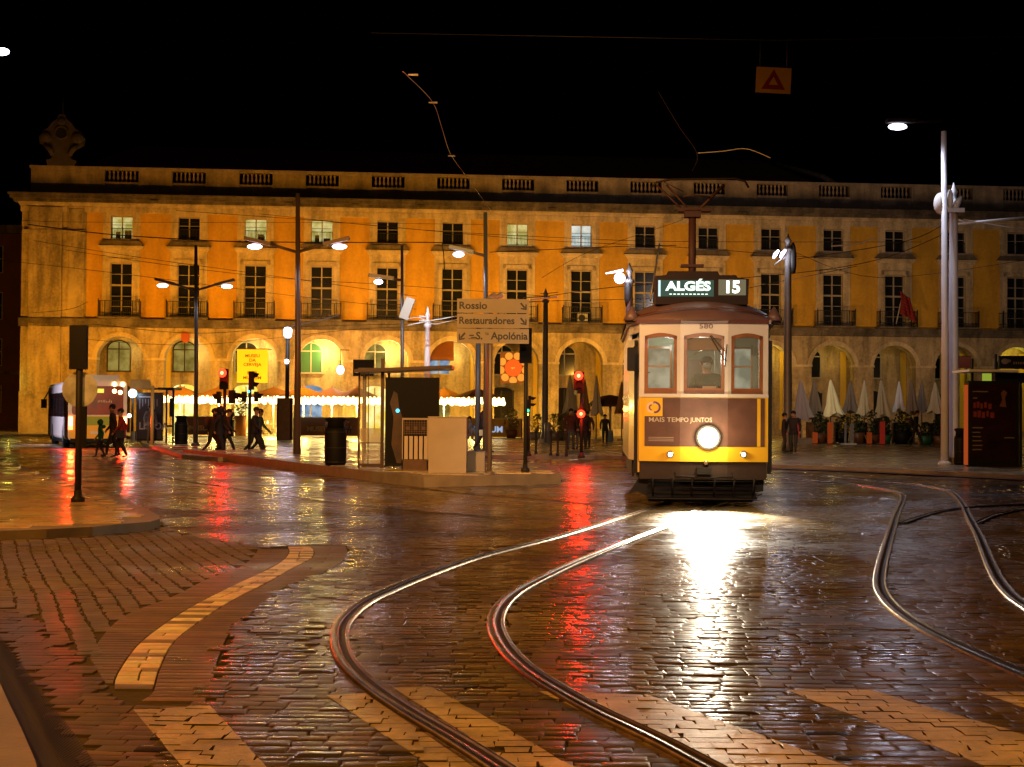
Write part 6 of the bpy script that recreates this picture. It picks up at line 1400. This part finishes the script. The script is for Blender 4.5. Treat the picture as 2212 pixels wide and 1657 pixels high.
q.tube([(-.5,.0,.62),(-.5,-.05,.56),(.1,-.06,.54),(.5,-.05,.56),(.5,0,.62)], .02, 6); q.box(-.13,.13,-.10,.05,.60,.72)
q.build('guard_bars', M_tb, tram)
q = MB(); q.box(-1.1,1.1,1.0,7.4,.42,.82); q.box(-.8,.8,2.2,6.2,.25,.5); q.build('underframe', M_tb, tram)
for y in (2.9, 5.5):
    for x in (-.62, .52):
        q = MB(); q.lathe((0,0,0), [(.36,0),(.36,.1)], 20); q.xf(Matrix.Translation((x,y,.37)) @ Matrix.Rotation(R(90),4,'Y')); q.build('wheel', M_tb, tram)
q = MB(); q.lathe((0,0,0), [(.05,0),(.05,.03),(.03,.05)], 12); q.xf(Matrix.Translation((.04,-.005,.80)) @ Matrix.Rotation(R(90),4,'X')); q.build('coupling_socket', M_steel, tram)
q = MB(); q.xprism(rrect(-1.36,-1.22,2.42,2.84,.03), .05, .10); q.tube([(-1.24,.1,2.84),(-1.14,.3,2.95)], .012, 6); q.tube([(-1.24,.1,2.42),(-.95,.25,2.40)], .008, 6); q.build('mirror', M_tb, tram)
q = MB(); q.tube([(.10,-.02,3.05),(.36,-.03,2.62),(.40,-.03,2.60)], .008, 6); q.tube([(.12,-.02,3.06),(.38,-.03,2.75)], .006, 6); q.tube([(.36,-.035,2.50),(.40,-.035,2.90)], .010, 6); q.build('wiper', M_tb, tram)
# current collector
py_ = 2.6; s2 = FPX/(27.05+py_); XX = lambda x: (x-1520)/s2-.12*0+.145; ZZ = lambda y: 1.65+(896.5-y)/s2
q = MB(); x0 = XX(1497); q.tube([(x0,py_,3.9),(x0,py_,ZZ(470))], [.075,.075], 10); q.box(x0-.22,x0+.22,py_-.1,py_+.1,ZZ(578),ZZ(572)); q.box(x0-.16,x0+.16,py_-.12,py_+.12,ZZ(470),ZZ(455)); q.box(x0-.28,x0+.36,py_-.12,py_+.12,ZZ(458),ZZ(450)); pb = q.build('collector_post', mat('collector_red_brown', (.035,.014,.012), .6, spec=.2), tram)
q = MB(); zt_ = ZZ(396)
for dx in (0, .2): q.tube([(XX(1478)+dx*.6,py_,ZZ(455)),(XX(1420)+dx,py_+.2,zt_)], .022, 6)
q.tube([(XX(1512),py_,ZZ(452)),(XX(1566),py_+.2,zt_)], .03, 6); q.tube([(XX(1476),py_,ZZ(425)),(XX(1500),py_,ZZ(421)),(XX(1535),py_,ZZ(425))], .016, 6); q.tube([(XX(1430),py_+.1,ZZ(388)),(XX(1478),py_+.1,ZZ(412))], .01, 5)
q.build('collector_arm', bpy.data.materials['collector_red_brown'], pb)
q = MB(); q.tube([(XX(1408),py_+.2,ZZ(402)),(XX(1420),py_+.2,ZZ(390)),(XX(1450),py_+.2,ZZ(384)),(XX(1590),py_+.2,ZZ(382)),(XX(1612),py_+.2,ZZ(388)),(XX(1620),py_+.2,ZZ(402))], .022, 6); q.build('contact_bar', M_tb, pb)
q = MB(); q.tube([(-.92,1.0,3.75),(-.72,2.0,4.9)], .018, 6); q.build('trolley_rope', M_pole, tram)
# interior
q = MB(); q.box(-1.1,1.1,.7,7.8,.80,.86); q.box(-1.1,1.1,.6,7.8,3.16,3.2); q.build('interior_floor_ceiling', M_tin, tram)
q = MB(); q.box(-1.1,-.42,1.5,1.55,.86,3.1); q.box(.42,1.1,1.5,1.55,.86,3.1); 
q.build('bulkhead', mat('bulkhead_green', (.20,.26,.20), .6), tram)
bk = bpy.data.objects[-1] if False else None
# bulkhead windows cut as glowing saloon glazing
q = MB(); q.box(-.98,-.52,1.46,1.5,2.05,2.9); q.box(.52,.98,1.46,1.5,2.05,2.9); q.build('saloon_glazing', litmat('saloon_glow', (.16,.19,.14), (.50,.50,.36), .75, 2.2), tram)
q = MB(); [q.box(x-.02, x+.02, 1.43, 1.46, 2.0, 2.95) for x in (-.98,-.52,.52,.98)]; [q.box(x0_, x1_, 1.43, 1.46, z-.02, z+.02) for x0_, x1_ in ((-.98,-.52),(.52,.98)) for z in (2.06,2.55,2.9)]; q.build('saloon_frame', M_two, tram)
q = MB(); q.box(-1.2,1.2,7.6,7.65,.86,3.1); q.box(-.36,-.3,1.5,1.55,.86,3.1); q.box(.3,.36,1.5,1.55,.86,3.1); q.build('rear_bulkhead', M_tin, tram)
q = MB(); q.box(-.6,-.1,7.5,7.58,1.9,2.9); q.box(.1,.6,7.5,7.58,1.9,2.9); q.build('rear_pane', M_two, tram)
for i, y in enumerate((2.4,3.3,4.2,5.1,6.0)):
    for sx in (-1,1): q = MB(); q.box(sx*.72-.36, sx*.72+.36, y, y+.42, 1.22, 1.32); q.box(sx*.72-.36, sx*.72+.36, y+.40, y+.48, 1.3, 1.95); q.build('passenger_seat', M_two, tram)
for x in (-.28,.28): q = MB(); q.tube([(x,2.0,3.0),(x,7.3,3.0)], .015, 6); q.build('grab_rail', M_steel, tram)
q = MB(); q.box(-.42,.42,.18,.6,.86,1.98); q.lathe((.1,.32,1.98), [(.12,0),(.12,.12),(.04,.16)], 12); q.build('controller', M_tb, tram)
q = MB(); q.box(-.02,.22,.10,.115,2.04,2.16); q.build('paper_notice', mat('paper', (.6,.5,.4), .7), tram)
q = MB(); q.box(-.36,.34,.10,.14,2.80,3.02); q.build('sun_blind', mat('blind_brown', (.16,.07,.03), .7), tram)
for y in (1.05, 3.0, 5.2): q = MB(); q.lathe((0,y,3.08), [(.11,0),(.13,.04),(.1,.07)], 12); q.build('ceiling_lamp', emat('ceiling_glow', (1,.95,.8), 3), tram)
lamp('POINT', 'cab_light', TW(-.55,1.0,2.95), 9, (.95,1,.85), .1); lamp('POINT', 'saloon_light', TW(0,3.0,2.8), 26, (1,.93,.75), .15); lamp('POINT', 'saloon_light', TW(0,5.4,2.8), 26, (1,.93,.75), .15)
dr_ = person(TW(.10,.80,.86+.02), 1.80, TYAW, (.018,.015,.018), DK, 'tram driver in dark sweater, cap and pale face mask behind the windscreen', pose='stand', arms='front', hair=(.015,.013,.013))
q = MB(); q.ball((0,-.125,1.625), .062, 8, sy=.6); q.build('face_mask', mat('mask_pale', (.40,.40,.42), .7), dr_)
for (x, y, s_) in ((-.55,3.0,.0),(.6,3.9,.1)): person(TW(x,y+.1,.86-.42), 1.70, TYAW, (.10,.08,.08), DK, 'passenger with %s seated inside the tram saloon' % ('dark jacket on the left' if x < 0 else 'dark jacket on the right'), pose='sit', arms='front')
